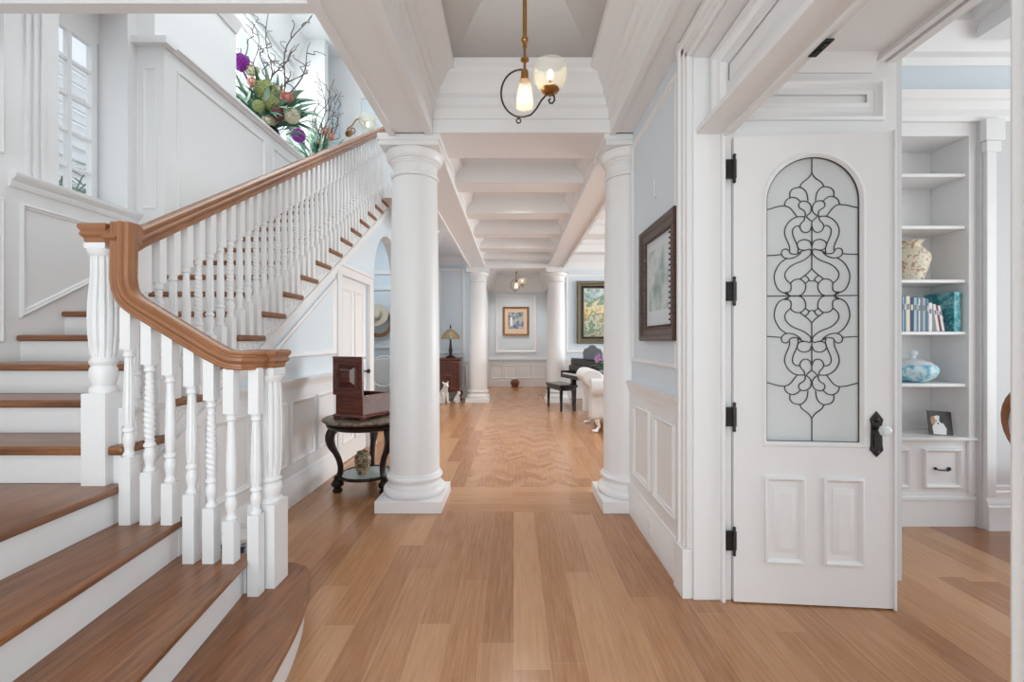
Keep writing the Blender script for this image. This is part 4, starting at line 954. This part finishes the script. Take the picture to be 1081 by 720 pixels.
# ------------------------------------------------------------------ framed picture on the right wall, hook, outlet
def framed(name, label, cat, loc, rz, w, h, fw, depth, fmat, parts):
    """frame standing in the local XZ plane, front facing -Y, origin bottom centre"""
    t = thing(name, label, cat, loc, rz)
    q = [(-w/2,0,0),(w/2,0,0),(w/2,0,h),(-w/2,0,h)]
    MB().loop(q, (0,-1,0), [(0,0),(0,depth*0.8),(fw*0.12,depth),(fw*0.3,depth*0.92),(fw*0.45,depth*0.6),(fw*0.75,depth*0.5),(fw*0.85,depth*0.62),(fw,depth*0.5),(fw,0.004)]).build('frame', fmat, t, world=False)
    for nm, mat, x0, x1, z0, z1, y in parts:
        MB().box(x0,x1,-y,-y+0.004,z0,z1).build(nm, mat, t, world=False)
    return t
fr = framed('picture_frame', 'dark carved wooden frame with pale print hanging on the right blue wall', 'picture', (0.939, 2.92, 1.36), R(-90), 0.70, 0.765, 0.095, 0.045, M['frame'],
       [('mount', M['mat'], -0.27,0.27,0.08,0.69,0.010), ('print', M['print'], -0.20,0.19,0.20,0.60,0.012)])
bead = MB()
for k in range(72):
    u = k/72*4; s_ = int(u); f = u-s_; a = 0.255; z0, z1 = 0.095, 0.67
    p = [(-a+2*a*f, z0),(a, z0+(z1-z0)*f),(a-2*a*f, z1),(-a, z1-(z1-z0)*f)][s_]
    bead.ball((p[0], -0.028, p[1]), 0.0065, 8, 6)
bead.build('beading', M['frame'], fr, world=False)
hk = MB().tube([(0.93,3.02,2.42),(0.93,3.02,2.34),(0.928,3.0,2.30),(0.924,2.97,2.31)], 0.004, 6)
tag(hk.build('wire_hook', W), 'tiny white curved wire on the blue wall above the framed print', 'hook')
ot = thing('wall_outlet', 'white electric outlet in the right baseboard below the framed print', 'outlet', (0.905, 3.02, 0.06))
MB().box(-0.005,0.001,-0.035,0.035,0,0.11).build('cover_plate', W, ot, 0.002, world=False)
MB().box(-0.008,-0.004,-0.017,0.017,0.015,0.05).box(-0.008,-0.004,-0.017,0.017,0.06,0.095).build('socket', W, ot, 0.002, world=False)

# ------------------------------------------------------------------ bookcase contents
v = thing('ginger_jar', 'cream porcelain vase painted with flowers on the bookcase shelf above the books', 'vase', (3.05, 3.49, 1.813))
MB().lathe([(0.065,0),(0.07,0.006),(0.075,0.03),(0.098,0.10),(0.115,0.16),(0.112,0.20),(0.085,0.24),(0.058,0.262),(0.056,0.285),(0.07,0.305),(0.078,0.31),(0.072,0.31),(0.05,0.285)], seg=32).build('body', M['porcelain'], v, world=False)
MB().tube([(-0.058,0,0.275),(-0.085,0,0.265),(-0.08,0,0.235)],0.008,8).tube([(0.058,0,0.275),(0.085,0,0.265),(0.08,0,0.235)],0.008,8).build('handles', M['porcelain'], v, world=False)
BOOKS = [('navy',.026,.27,'dark navy book leftmost of the shelf row'),('sky',.012,.262,'thin light blue book second from left'),('steel',.016,.266,'steel blue book just left of the ivory book'),('ivory',.034,.264,'wide ivory book near the left of the row'),
         ('navy',.030,.258,'navy book right of the wide ivory book'),('sky',.026,.255,'light blue book right of the second navy book'),('steel',.014,.262,'narrow steel blue book in the middle of the row'),('paper',.012,.25,'thin white book in the middle of the row'),
         ('slate',.022,.256,'slate grey book right of the thin white one'),('sky',.018,.25,'pale blue book right of the slate grey one'),('slate',.012,.25,'thin slate book before the tall white one'),('steel',.016,.245,'short steel book left of the wide white book'),('paper',.030,.215,'wide white book left of the leaning books')]
def book(x, w, h, mat, label, lean=0.0, d=0.17, y=3.39):
    b = thing('book', label, 'book', (x, y, 1.4305), 0, 'books on the bookcase shelf'); b.rotation_euler = (0, -lean, 0)
    t = 0.0025
    MB().box(0,w,0,t,0,h).box(0,t,0,d,0,h).box(w-t,w,0,d,0,h).build('cover', M['bk_'+mat], b, 0.001, world=False)
    MB().box(t,w-t,t,d-0.004,0.003,h-0.004).build('pages', M['bk_paper'], b, world=False)
    MB().box(w*0.2,w*0.8,-0.0008,0.0005,h*0.62,h*0.78).build('spine_label', M['bk_ivory' if mat in ('navy','wine','petrol','steel') else 'bk_slate'], b, world=False)
x = 2.872
for mat, w, h, lab in BOOKS:
    book(x, w*0.86, h, mat, lab); x += w*0.86+0.0012
for i, (mat, w, h, lab, ln) in enumerate((('paper',.022,.205,'white book leaning left, first of the leaning books',-.16),('wine',.016,.20,'dark red book leaning between white ones',-.17),('paper',.020,.195,'white book leaning right of the dark red one',-.18),('navy',.012,.155,'small navy book leaning against the teal box',-.20))):
    book(x+h*math.sin(-ln)+0.003, w*0.9, h, mat, lab, -ln); x += w*0.9/math.cos(ln)+0.001
tbx = thing('storage_box', 'teal patterned box standing at the right end of the book row', 'box', (3.278, 3.375, 1.4305), 0)
MB().box(-0.012,0.038,0,0.24,0,0.292).build('body', M['teal'], tbx, 0.002, world=False)
MB().box(-0.014,0.040,-0.003,0.243,0.262,0.295).build('lid', M['teal'], tbx, 0.002, world=False)
book(3.3192, 0.0095, 0.29, 'petrol', 'tall dark teal book against the right bookcase side')
gb = thing('glass_bowl', 'blue swirled glass bowl with a lid on the shelf below the books', 'bowl', (3.06, 3.49, 1.0465))
MB().lathe([(0.06,0),(0.075,0.004),(0.12,0.03),(0.148,0.07),(0.152,0.10),(0.14,0.125),(0.125,0.135)], seg=36).build('bowl', M['bowlglass'], gb, world=False)
MB().lathe([(0.128,0.134),(0.11,0.155),(0.06,0.172),(0.022,0.18),(0.018,0.20),(0.03,0.215),(0.034,0.23),(0.02,0.245),(0.004,0.252)], seg=36).build('lid', M['knobglass'], gb, world=False, label='clear glass lid with finial')
ph = thing('dog_photo', 'small photo of a white and tan dog leaning on the bookcase ledge', 'photo', (3.195, 3.40, 0.656), R(-4)); ph.rotation_euler = (R(-12), R(4), R(-4))
MB().box(-0.085,0.085,0,0.006,0,0.18).build('print', M['photo_bg'], ph, world=False)
def disc(cx_, cz_, rx, rz_, y): return MB().prism('y', [(cx_+rx*math.cos(2*PI*k/28), cz_+rz_*math.sin(2*PI*k/28)) for k in range(28)], y-0.0006, y)
dg = disc(-0.018,0.105,0.036,0.04,-0.0008); dg.prism('y', [(-0.055,0.005),(0.035,0.005),(0.04,0.05),(0.02,0.09),(-0.05,0.09),(-0.06,0.05)], -0.0014, -0.0008)
dg.build('dog_figure', M['dog_white'], ph, world=False, label='white dog in the photo')
e = disc(-0.052,0.105,0.017,0.034,-0.0016); e.build('dog_ear', M['dog_tan'], ph, world=False, label='tan ear')
e = disc(0.012,0.118,0.018,0.03,-0.0016); e.v += disc(-0.018,0.085,0.007,0.006,-0.002).v; e.f += [tuple(i+56 for i in f) for f in disc(-0.018,0.085,0.007,0.006,-0.002).f]
for px_ in (-0.03,-0.004):
    dd = disc(px_,0.105,0.005,0.005,-0.002); o_ = len(e.v); e.v += dd.v; e.f += [tuple(i+o_ for i in f) for f in dd.f]
e.build('dog_face', M['dog_black'], ph, world=False, label='black ear, eyes and nose')

# ------------------------------------------------------------------ study chair (curved wooden rim at the frame edge)
def oval_chair(label, loc, rz, fmat, cmat):
    t = thing('oval_back_chair', label, 'chair', loc, rz)
    MB().tube([(0.25*math.cos(R(d)),0.32+0.04*math.sin(R(d)),0.81+0.27*math.sin(R(d))) for d in range(0,360,12)], 0.022, 10, closed=True).tube([(-0.14,0.28,0.59),(-0.16,0.22,0.40)],0.018).tube([(0.14,0.28,0.59),(0.16,0.22,0.40)],0.018).build('back_frame', fmat, t, world=False)
    MB().ball((0,0.32,0.81),(0.235,0.03,0.255),24,12).build('back_cushion', cmat, t, world=False)
    MB().box(-0.25,0.25,-0.24,0.25,0.36,0.42).build('seat_frame', fmat, t, 0.01, world=False)
    MB().ball((0,0,0.42),(0.24,0.23,0.065),24,10).build('seat', cmat, t, world=False)
    for sx in (-1,1):
        for sy in (-1,1): MB().tube([(sx*0.22,sy*0.21,0.37),(sx*0.225,sy*0.215,0.2),(sx*0.21,sy*0.22,0)], [0.026,0.020,0.014], 10).build('leg', fmat, t, world=False)
    return t
oval_chair('oval-back wooden chair at the right frame edge in the study', (3.68, 2.86, 0), R(90), M['rail'], M['sofa'])

# ------------------------------------------------------------------ corridor end: cabinet, lamp, dogs, picture, pot
cbn = thing('cabinet', 'small red mahogany cabinet at the far left end of the aisle', 'cabinet', (-1.44, 10.30, 0))
MB().box(-0.24,0.24,-0.21,0.21,0.22,0.95).build('body', M['mahog'], cbn, 0.006, world=False)
MB().box(-0.27,0.27,-0.24,0.23,0.95,0.985).loop([(-0.24,-0.21,0.95),(0.24,-0.21,0.95),(0.24,0.21,0.95),(-0.24,0.21,0.95)],(0,0,-1),[(0,0),(-0.025,0.0),(-0.02,0.02),(0,0.04)]).build('top', M['mahog'], cbn, world=False)
for x0, x1 in ((-0.225,-0.005),(0.005,0.225)):
    d = MB().box(x0,x1,-0.222,-0.208,0.26,0.92).loop([(x0+0.03,-0.222,0.29),(x1-0.03,-0.222,0.29),(x1-0.03,-0.222,0.89),(x0+0.03,-0.222,0.89)],(0,-1,0),PMS).build('door', M['mahog'], cbn, world=False)
    MB().ball(((x1-0.02) if x0 < 0 else (x0+0.02),-0.235,0.6),0.014).build('knob', M['brass'], d, world=False)
for sx in (-1,1):
    for sy in (-1,1): MB().tube([(sx*0.21,sy*0.18,0.24),(sx*0.235,sy*0.2,0.15),(sx*0.2,sy*0.18,0.06),(sx*0.225,sy*0.205,0.0)],[0.035,0.028,0.018,0.022],10).build('leg', M['mahog'], cbn, world=False)
lp = thing('table_lamp', 'stained glass table lamp on the small red cabinet', 'lamp', (-1.43, 10.28, 0.985))
MB().lathe([(0.11,0),(0.115,0.015),(0.07,0.04),(0.03,0.06),(0.035,0.10),(0.045,0.16),(0.03,0.24),(0.022,0.34),(0.018,0.42),(0.012,0.68)]).build('base', M['iron'], lp, world=False)
MB().lathe([(0.205,0.42),(0.21,0.43),(0.19,0.50),(0.14,0.57),(0.07,0.625),(0.03,0.64),(0.025,0.66),(0.028,0.635),(0.068,0.618),(0.136,0.562),(0.185,0.497),(0.2,0.43)], seg=32).build('lamp_shade', M['tiffany'], lp, world=False, label='green and amber stained glass shade')
MB().lathe([(0.012,0.66),(0.024,0.69),(0.01,0.71),(0.016,0.73),(0.003,0.75)]).build('finial', M['iron'], lp, world=False)
def sitting_dog(label, loc, rz, s):
    o = bpy.data.objects.new('dog_figurine', None)
    m = MB()
    m.tube([(0,0.10,0.06),(0,0.075,0.14),(0,0.02,0.24),(0,-0.03,0.31),(0,-0.055,0.37)], [0.10,0.105,0.085,0.065,0.05], 14)
    m.ball((0,-0.075,0.41),(0.055,0.065,0.055),14,10).tube([(0,-0.10,0.405),(0,-0.17,0.385)],[0.035,0.022],10).ball((0,-0.172,0.388),0.018,8,6)
    for sx in (-1,1):
        m.tube([(sx*0.045,-0.02,0.24),(sx*0.05,-0.05,0.12),(sx*0.05,-0.06,0.03),(sx*0.05,-0.10,0.015)],[0.04,0.03,0.024,0.022],10)
        m.ball((sx*0.085,0.07,0.085),(0.045,0.09,0.08),12,8).tube([(sx*0.09,0.02,0.03),(sx*0.09,-0.06,0.02)],[0.03,0.024],8)
        m.blade((sx*0.04,-0.055,0.44),(sx*0.075,-0.05,0.49),0.022,(0,1,0),0.1,4)
    m.tube([(0,0.17,0.03),(0.06,0.21,0.03),(0.12,0.18,0.03)],[0.025,0.02,0.012],8)
    m.xf(Matrix.Scale(s,4))
    r = m.build('dog_figurine', M['plaster'], None); 
    zmin = min(v_.co.z for v_ in r.data.vertices)
    r.location = (loc[0], loc[1], loc[2]); r.rotation_euler = (0,0,rz)
    tag(r, label, 'figurine'); return r
sitting_dog('larger white sitting dog figurine on the floor before the red cabinet', (-1.52, 9.92, 0.0), R(35), 0.98)
sitting_dog('smaller white dog figurine right of the larger one by the cabinet', (-1.24, 9.98, 0.0), R(50), 0.55)
framed('framed_picture', 'gold brown framed small picture with cream mount on the blue end wall', 'picture', (0.06, 13.598, 1.52), 0, 0.78, 0.86, 0.06, 0.05, M['goldbrown'],
       [('mount', M['creammat'], -0.34,0.34,0.05,0.81,0.012), ('print', M['night'], -0.23,0.23,0.20,0.70,0.015), ('figure', M['dog_white'], -0.17,-0.10,0.30,0.55,0.018)])
bk = thing('basket', 'small round brown basket on the floor against the end wall', 'basket', (0.03, 13.36, 0))
MB().lathe([(0.075,0),(0.085,0.01),(0.11,0.06),(0.125,0.12),(0.12,0.18),(0.09,0.215),(0.095,0.23),(0.08,0.23),(0.078,0.2)], seg=28).build('body', M['basket'], bk, world=False)
MB().tube([(0.125*math.cos(R(d)),0.125*math.sin(R(d)),0.12) for d in range(0,360,15)],0.012,6,closed=True).build('band', M['darkwood'], bk, world=False, label='dark band')

# hat on a wooden ring, chair seen through the arch
rg = MB().tube([(-2.55+0.24*math.cos(R(d)),8.55,1.70+0.24*math.sin(R(d))) for d in range(0,360,10)], 0.035, 10, closed=True)
tag(rg.build('wooden_ring', M['goldbrown']), 'round brown wooden ring hanging on the wall through the arch', 'wall ornament')
ht = thing('straw_hat', 'cream straw hat hanging on the brown ring through the arch', 'hat', (-2.57, 8.50, 1.84), 0)
hm = Matrix.Rotation(R(70),4,'X')
MB().lathe([(0.11,0.02),(0.16,0.012),(0.22,0.0),(0.225,0.004),(0.16,0.018),(0.112,0.03),(0.108,0.09),(0.085,0.115),(0.03,0.12),(0.003,0.115)], seg=36).xf(hm).build('hat_body', M['straw'], ht, world=False)
MB().lathe([(0.113,0.03),(0.114,0.055),(0.112,0.055),(0.11,0.03)], seg=36).xf(hm).build('hat_band', M['olive'], ht, world=False)
oval_chair('white oval-back chair seen through the arch beyond the mahogany box', (-2.35, 7.9, 0), R(0), M['plaster'], M['sofa'])

# ------------------------------------------------------------------ living room: piano, bench, painting, armchair, orchid
pn = thing('grand_piano', 'black grand piano standing behind the white armchair', 'piano', (1.0, 9.35, 0)); NPI = None
PL = [(1.10,8.65),(1.35,8.62),(1.75,8.66),(2.05,8.85),(2.35,9.15),(2.75,9.3),(2.95,9.55),(2.95,9.9),(2.75,10.1),(1.10,10.1)]
MB().prism('z', PL, 0.66, 0.98).build('case', M['black'], pn, 0.008)
MB().prism('z', [(a*1.0+0.0, b) for a, b in PL], 0.985, 1.005).build('lid', M['black'], pn, 0.005)
MB().box(0.87,1.12,8.65,10.1,0.60,0.67).box(0.87,1.12,8.65,8.70,0.67,0.74).box(0.87,1.12,10.05,10.1,0.67,0.74).prism('y',[(0.98,0.67),(1.1,0.67),(1.1,0.98),(1.06,0.98),(1.0,0.80)],8.65,8.70).build('keybed', M['black'], pn, 0.004)
MB().box(0.885,1.03,8.72,10.04,0.672,0.70).build('keyboard', M['plaster'], pn, label='white keys')
bkk = MB(); 
for k in range(36):
    if k % 7 not in (2, 6): bkk.box(0.94,1.03,8.74+k*0.0362,8.752+k*0.0362,0.70,0.712)
bkk.build('black_keys', M['black'], pn)
MB().box(1.035,1.06,8.71,10.05,0.67,0.86).build('fallboard', M['black'], pn, 0.004)
MB().prism('x', [(8.95,1.0),(9.75,1.0),(9.77,1.12),(9.7,1.20),(9.55,1.22),(9.45,1.27),(9.35,1.28),(9.25,1.27),(9.15,1.22),(9.0,1.20),(8.93,1.12)], 1.22, 1.24).build('music_desk', M['slate'] if 'slate' in M else M['bk_slate'], pn, 0.003)
for (x_, y_) in ((1.12,8.74),(1.12,10.0),(2.6,9.8)):
    MB().lathe([(0.035,0),(0.045,0.03),(0.04,0.06),(0.05,0.3),(0.065,0.5),(0.07,0.66)], (x_,y_,0), 4, rot=PI/4).build('leg', M['black'], pn)
MB().box(1.35,1.42,9.2,9.5,0.08,0.66).box(1.25,1.4,9.25,9.45,0.06,0.10).build('pedals', M['black'], pn)
pn.location = (1.33, 8.92, 0); pn.rotation_euler.z = R(17)
bn = thing('piano_bench', 'black piano bench in front of the grand piano keyboard', 'bench', (0.947, 9.12, 0), R(106))
MB().box(-0.40,0.40,-0.185,0.185,0.46,0.515).build('seat', M['black'], bn, 0.012, world=False)
MB().box(-0.38,0.38,-0.165,0.165,0.40,0.46).build('frame', M['black'], bn, 0.004, world=False)
for sx in (-1,1):
    for sy in (-1,1): MB().lathe([(0.024,0),(0.028,0.2),(0.038,0.42)], (sx*0.35,sy*0.14,0), 4, rot=PI/4).build('leg', M['black'], bn, world=False)
bp = framed('framed_painting', 'large gilt framed garden painting on the living room wall above the piano', 'painting', (2.15, 10.795, 1.30), 0, 1.32, 1.47, 0.17, 0.09, M['gold'],
       [('canvas', M['scene'], -0.50,0.50,0.155,1.315,0.03)])
MB().loop([(-0.55,-0.045,0.11),(0.55,-0.045,0.11),(0.55,-0.045,1.36),(-0.55,-0.045,1.36)], (0,-1,0), [(0,0),(0,0.02),(0.03,0.024),(0.05,0.0)]).build('inner_frame', M['black'], bp, world=False, label='black inner slip')
ac = thing('armchair', 'white damask armchair with rolled back and claw feet right of the corridor', 'armchair', (1.58, 7.15, 0))
def swept(profile, axis_pts, scale=None): pass
# back on the -X side: rolled top; two rolled arms along X
def roll_slab(pts, a, b, axis):
    return MB().prism(axis, smooth_poly(pts+[pts[0]], 5)[:-1], a, b)
backp = [(-0.36,0.20),(-0.40,0.40),(-0.43,0.64),(-0.51,0.72),(-0.55,0.82),(-0.50,0.91),(-0.40,0.93),(-0.28,0.88),(-0.22,0.72),(-0.16,0.42),(-0.14,0.20)]
roll_slab(backp, -0.38, 0.38, 'y').build('backrest', M['sofa'], ac, 0.02, world=False)
for sy in (-1,1):
    armp = [(sy*0.26,0.20),(sy*0.42,0.22),(sy*0.42,0.52),(sy*0.49,0.58),(sy*0.52,0.68),(sy*0.47,0.78),(sy*0.36,0.80),(sy*0.28,0.72),(sy*0.25,0.4)]
    roll_slab(armp, -0.44, 0.42, 'x').build('armrest', M['sofa'], ac, 0.02, world=False)
MB().box(-0.34,0.42,-0.36,0.36,0.18,0.34).build('seat_base', M['sofa'], ac, 0.03, world=False)
MB().box(-0.22,0.44,-0.30,0.30,0.34,0.47).build('cushion', M['sofa'], ac, 0.04, world=False)
for sx in (-1,1):
    for sy in (-1,1):
        x_, y_ = (-0.30 if sx < 0 else 0.37), sy*0.34
        MB().tube([(x_,y_,0.24),(x_+sx*0.045,y_+sy*0.03,0.17),(x_+sx*0.01,y_+sy*0.01,0.08),(x_+sx*0.06,y_+sy*0.04,0.02)],[0.05,0.042,0.024,0.02],10).ball((x_+sx*0.075,y_+sy*0.05,0.024),(0.045,0.035,0.024),12,8).build('leg', M['plaster'], ac, world=False, label='white claw foot leg')
stb = thing('round_stand', 'small round dark stand behind the white armchair carrying the orchid', 'table', (1.57, 7.91, 0))
MB().lathe([(0.19,0.68),(0.205,0.69),(0.205,0.70),(0.19,0.71)]).build('top', M['darkwood'], stb, world=False)
MB().lathe([(0.03,0.1),(0.045,0.2),(0.025,0.35),(0.04,0.5),(0.03,0.6),(0.08,0.68)]).build('stem', M['darkwood'], stb, world=False)
for a in (30,150,270): MB().tube([(0.02*math.cos(R(a)),0.02*math.sin(R(a)),0.16),(0.1*math.cos(R(a)),0.1*math.sin(R(a)),0.12),(0.18*math.cos(R(a)),0.18*math.sin(R(a)),0.018)],[0.022,0.02,0.018],8).build('leg', M['darkwood'], stb, world=False)
oc = thing('potted_orchid', 'purple orchid with dark leaves in a pot beside the piano', 'plant', (1.57, 7.91, 0.711))
MB().lathe([(0.06,0),(0.085,0.10),(0.095,0.14),(0.085,0.14),(0.075,0.1)]).build('pot', M['bluepot'], oc, world=False)
m = MB()
for k in range(9):
    a = k*0.8; m.blade((0,0,0.12), (0.28*math.cos(a),0.22*math.sin(a),0.16+0.08*(k % 3)), 0.035, (0,0,1), 0.45, 7)
m.build('leaves', M['leaf'], oc, world=False)
m = MB(); f = []
for k in range(4):
    tipp = Vector((-0.16+0.08*k, -0.03+0.03*(k % 2), 0.34+0.03*(k % 2))); m.tube([(0,0,0.12),(tipp.x*0.3,tipp.y*0.3,0.26),tuple(tipp)],0.004,6)
    f.append(tipp)
m.build('stems', M['leaf2'], oc, world=False)
for tipp in f:
    q = MB()
    for j in range(3):
        c_ = tipp+Vector((random.uniform(-.03,.03),random.uniform(-.03,.03),-0.035+0.035*j))
        for k in range(5): q.blade(c_, c_+Vector((0.035*math.cos(k*1.257),-0.012,0.035*math.sin(k*1.257))), 0.014, (0,-1,0), 0.1, 4)
    q.build('blossom', M['orchid'], oc, world=False, label='purple orchid flowers')

# ------------------------------------------------------------------ outside the stair window
sd = MB()
for k in range(22): sd.prism('y', [(-7.6,1.4+k*0.22),(-7.52,1.4+k*0.22),(-7.6,1.60+k*0.22)], 2.0, 9.5)
sd.box(-7.8,-7.6,2.0,9.5,0,5.0)
struct('wall_neighbour', sd, M['siding'])
struct('ground_outside', MB().box(-9.5,-5.2,-2.0,12.0,-0.2,-0.1), M['siding'])
pa = thing('palm', 'green palm fronds outside the tall stair window', 'plant', (-5.6, 5.80, -0.1))
MB().tube([(0,0,0),(0.05,0,1.4),(0,0.03,3.35)],[0.11,0.09,0.07],10).build('trunk', M['twig'], pa, world=False)
m = MB()
for k in range(16):
    a = k*2.4; c0 = Vector((0,0,3.35)); pts = [c0+Vector((math.cos(a)*r_,math.sin(a)*r_,0.55*r_*(1.2 if k % 2 else 0.4)-0.55*r_*r_)) for r_ in (0,0.3,0.6,0.9,1.1)]
    m.tube(pts, 0.008, 5)
    for i in range(1, 5):
        for s_ in (-1, 1):
            for dd in (0.0, 0.5):
                b_ = pts[i-1].lerp(pts[i], 0.5+dd); d_ = (pts[i]-pts[i-1]).normalized(); sd_ = d_.cross(Vector((0,0,1))).normalized()*s_
                m.blade(b_, b_+sd_*0.26+d_*0.2-Vector((0,0,0.06)), 0.016, (0,0,1), 0.1, 3)
m.build('fronds', M['leaf'], pa, world=False)
# ------------------------------------------------------------------ light
w = bpy.data.worlds.new('sky'); scn.world = w; w.use_nodes = True
bg = w.node_tree.nodes['Background']
sky = w.node_tree.nodes.new('ShaderNodeTexSky'); sky.sky_type = 'NISHITA'; sky.sun_elevation = R(50); sky.sun_rotation = R(200); sky.sun_disc = False
mx = w.node_tree.nodes.new('ShaderNodeMix'); mx.data_type = 'RGBA'; mx.inputs[0].default_value = 0.92
w.node_tree.links.new(sky.outputs[0], mx.inputs[6]); mx.inputs[7].default_value = (0.945, 1.0, 1.02, 1)
w.node_tree.links.new(mx.outputs[2], bg.inputs[0]); bg.inputs[1].default_value = 0.8
def area(name, loc, rot, sx, sy, power, col=(0.93,1.0,1.02)):
    L = bpy.data.lights.new(name, 'AREA'); L.shape = 'RECTANGLE'; L.size = sx; L.size_y = sy; L.energy = power; L.color = col
    o = bpy.data.objects.new(name, L); COL.objects.link(o); o.location = loc; o.rotation_euler = rot; return o
area('entry_fill', (-0.3, -2.3, 1.2), (R(120), 0, 0), 4.0, 2.2, 110)            # added unseen fill behind the camera, tilted up at the ceiling
area('study_fill', (5.3, 1.2, 1.6), (0, R(106), 0), 2.4, 3.4, 60)               # added unseen fill standing in for study daylight
area('living_fill', (7.3, 7.3, 1.6), (0, R(106), 0), 2.6, 5.0, 330)             # added fill out of view, in place of living room daylight
area('daylight_stairs', (-3.74, 6.3, 4.85), (0, R(-90), 0), 1.4, 2.0, 45)          # upper stair windows
area('arch_room_fill', (-2.45, 7.3, 3.36), (0, 0, 0), 0.4, 0.4, 13)  # added fill to brighten the room through the arch, no lamp there
area('stairwell_fill', (-2.3, 4.6, 6.28), (0, 0, 0), 2.0, 4.0, 60)  # added fill under the closed stairwell ceiling, no skylight opening
# ceiling spots added as fill to brighten the corridor, aisle and end wall
dlm = emit('downlight lens', (1.0, 0.97, 0.92), 6.0)
def fill_spot(x, y, z, power, i, lab):
    t = thing('fill_spot', lab, 'ceiling light', (x, y, z), 0, 'added fill spots')
    MB().lathe([(0.045,-0.002),(0.065,-0.008),(0.068,0.0)]).build('trim_ring', W, t, world=False)
    MB().lathe([(0.044,-0.004),(0.044,-0.001)]).build('lens', dlm, t, world=False)
    L = bpy.data.lights.new('downlight lamp', 'SPOT'); L.energy = power; L.spot_size = R(130); L.spot_blend = 1.0; L.shadow_soft_size = 0.06; L.color = (1,0.97,0.93)
    o = bpy.data.objects.new('fill_spot_lamp', L); COL.objects.link(o); o.location = (x, y, z-0.03)
for i, y in enumerate((5.6, 7.9)): fill_spot(0.06, y, 3.36, 110, i, 'added fill spot in a corridor ceiling coffer')
fill_spot(-1.42, 8.3, 3.36, 100, 0, 'added fill spot in the left aisle ceiling')
fill_spot(0.08, 12.6, 3.3, 110, 0, 'added fill spot before the blue end wall')
scn.cycles.use_denoising = True
scn.cycles.max_bounces = 10; scn.cycles.diffuse_bounces = 6; scn.cycles.glossy_bounces = 4; scn.cycles.transparent_max_bounces = 12
scn.cycles.sample_clamp_indirect = 6.0; scn.cycles.caustics_reflective = False; scn.cycles.caustics_refractive = False
vs = scn.view_settings
vs.view_transform = 'Standard'; vs.look = 'None'; vs.gamma = 1.0; vs.exposure = 0.16; vs.use_curve_mapping = False
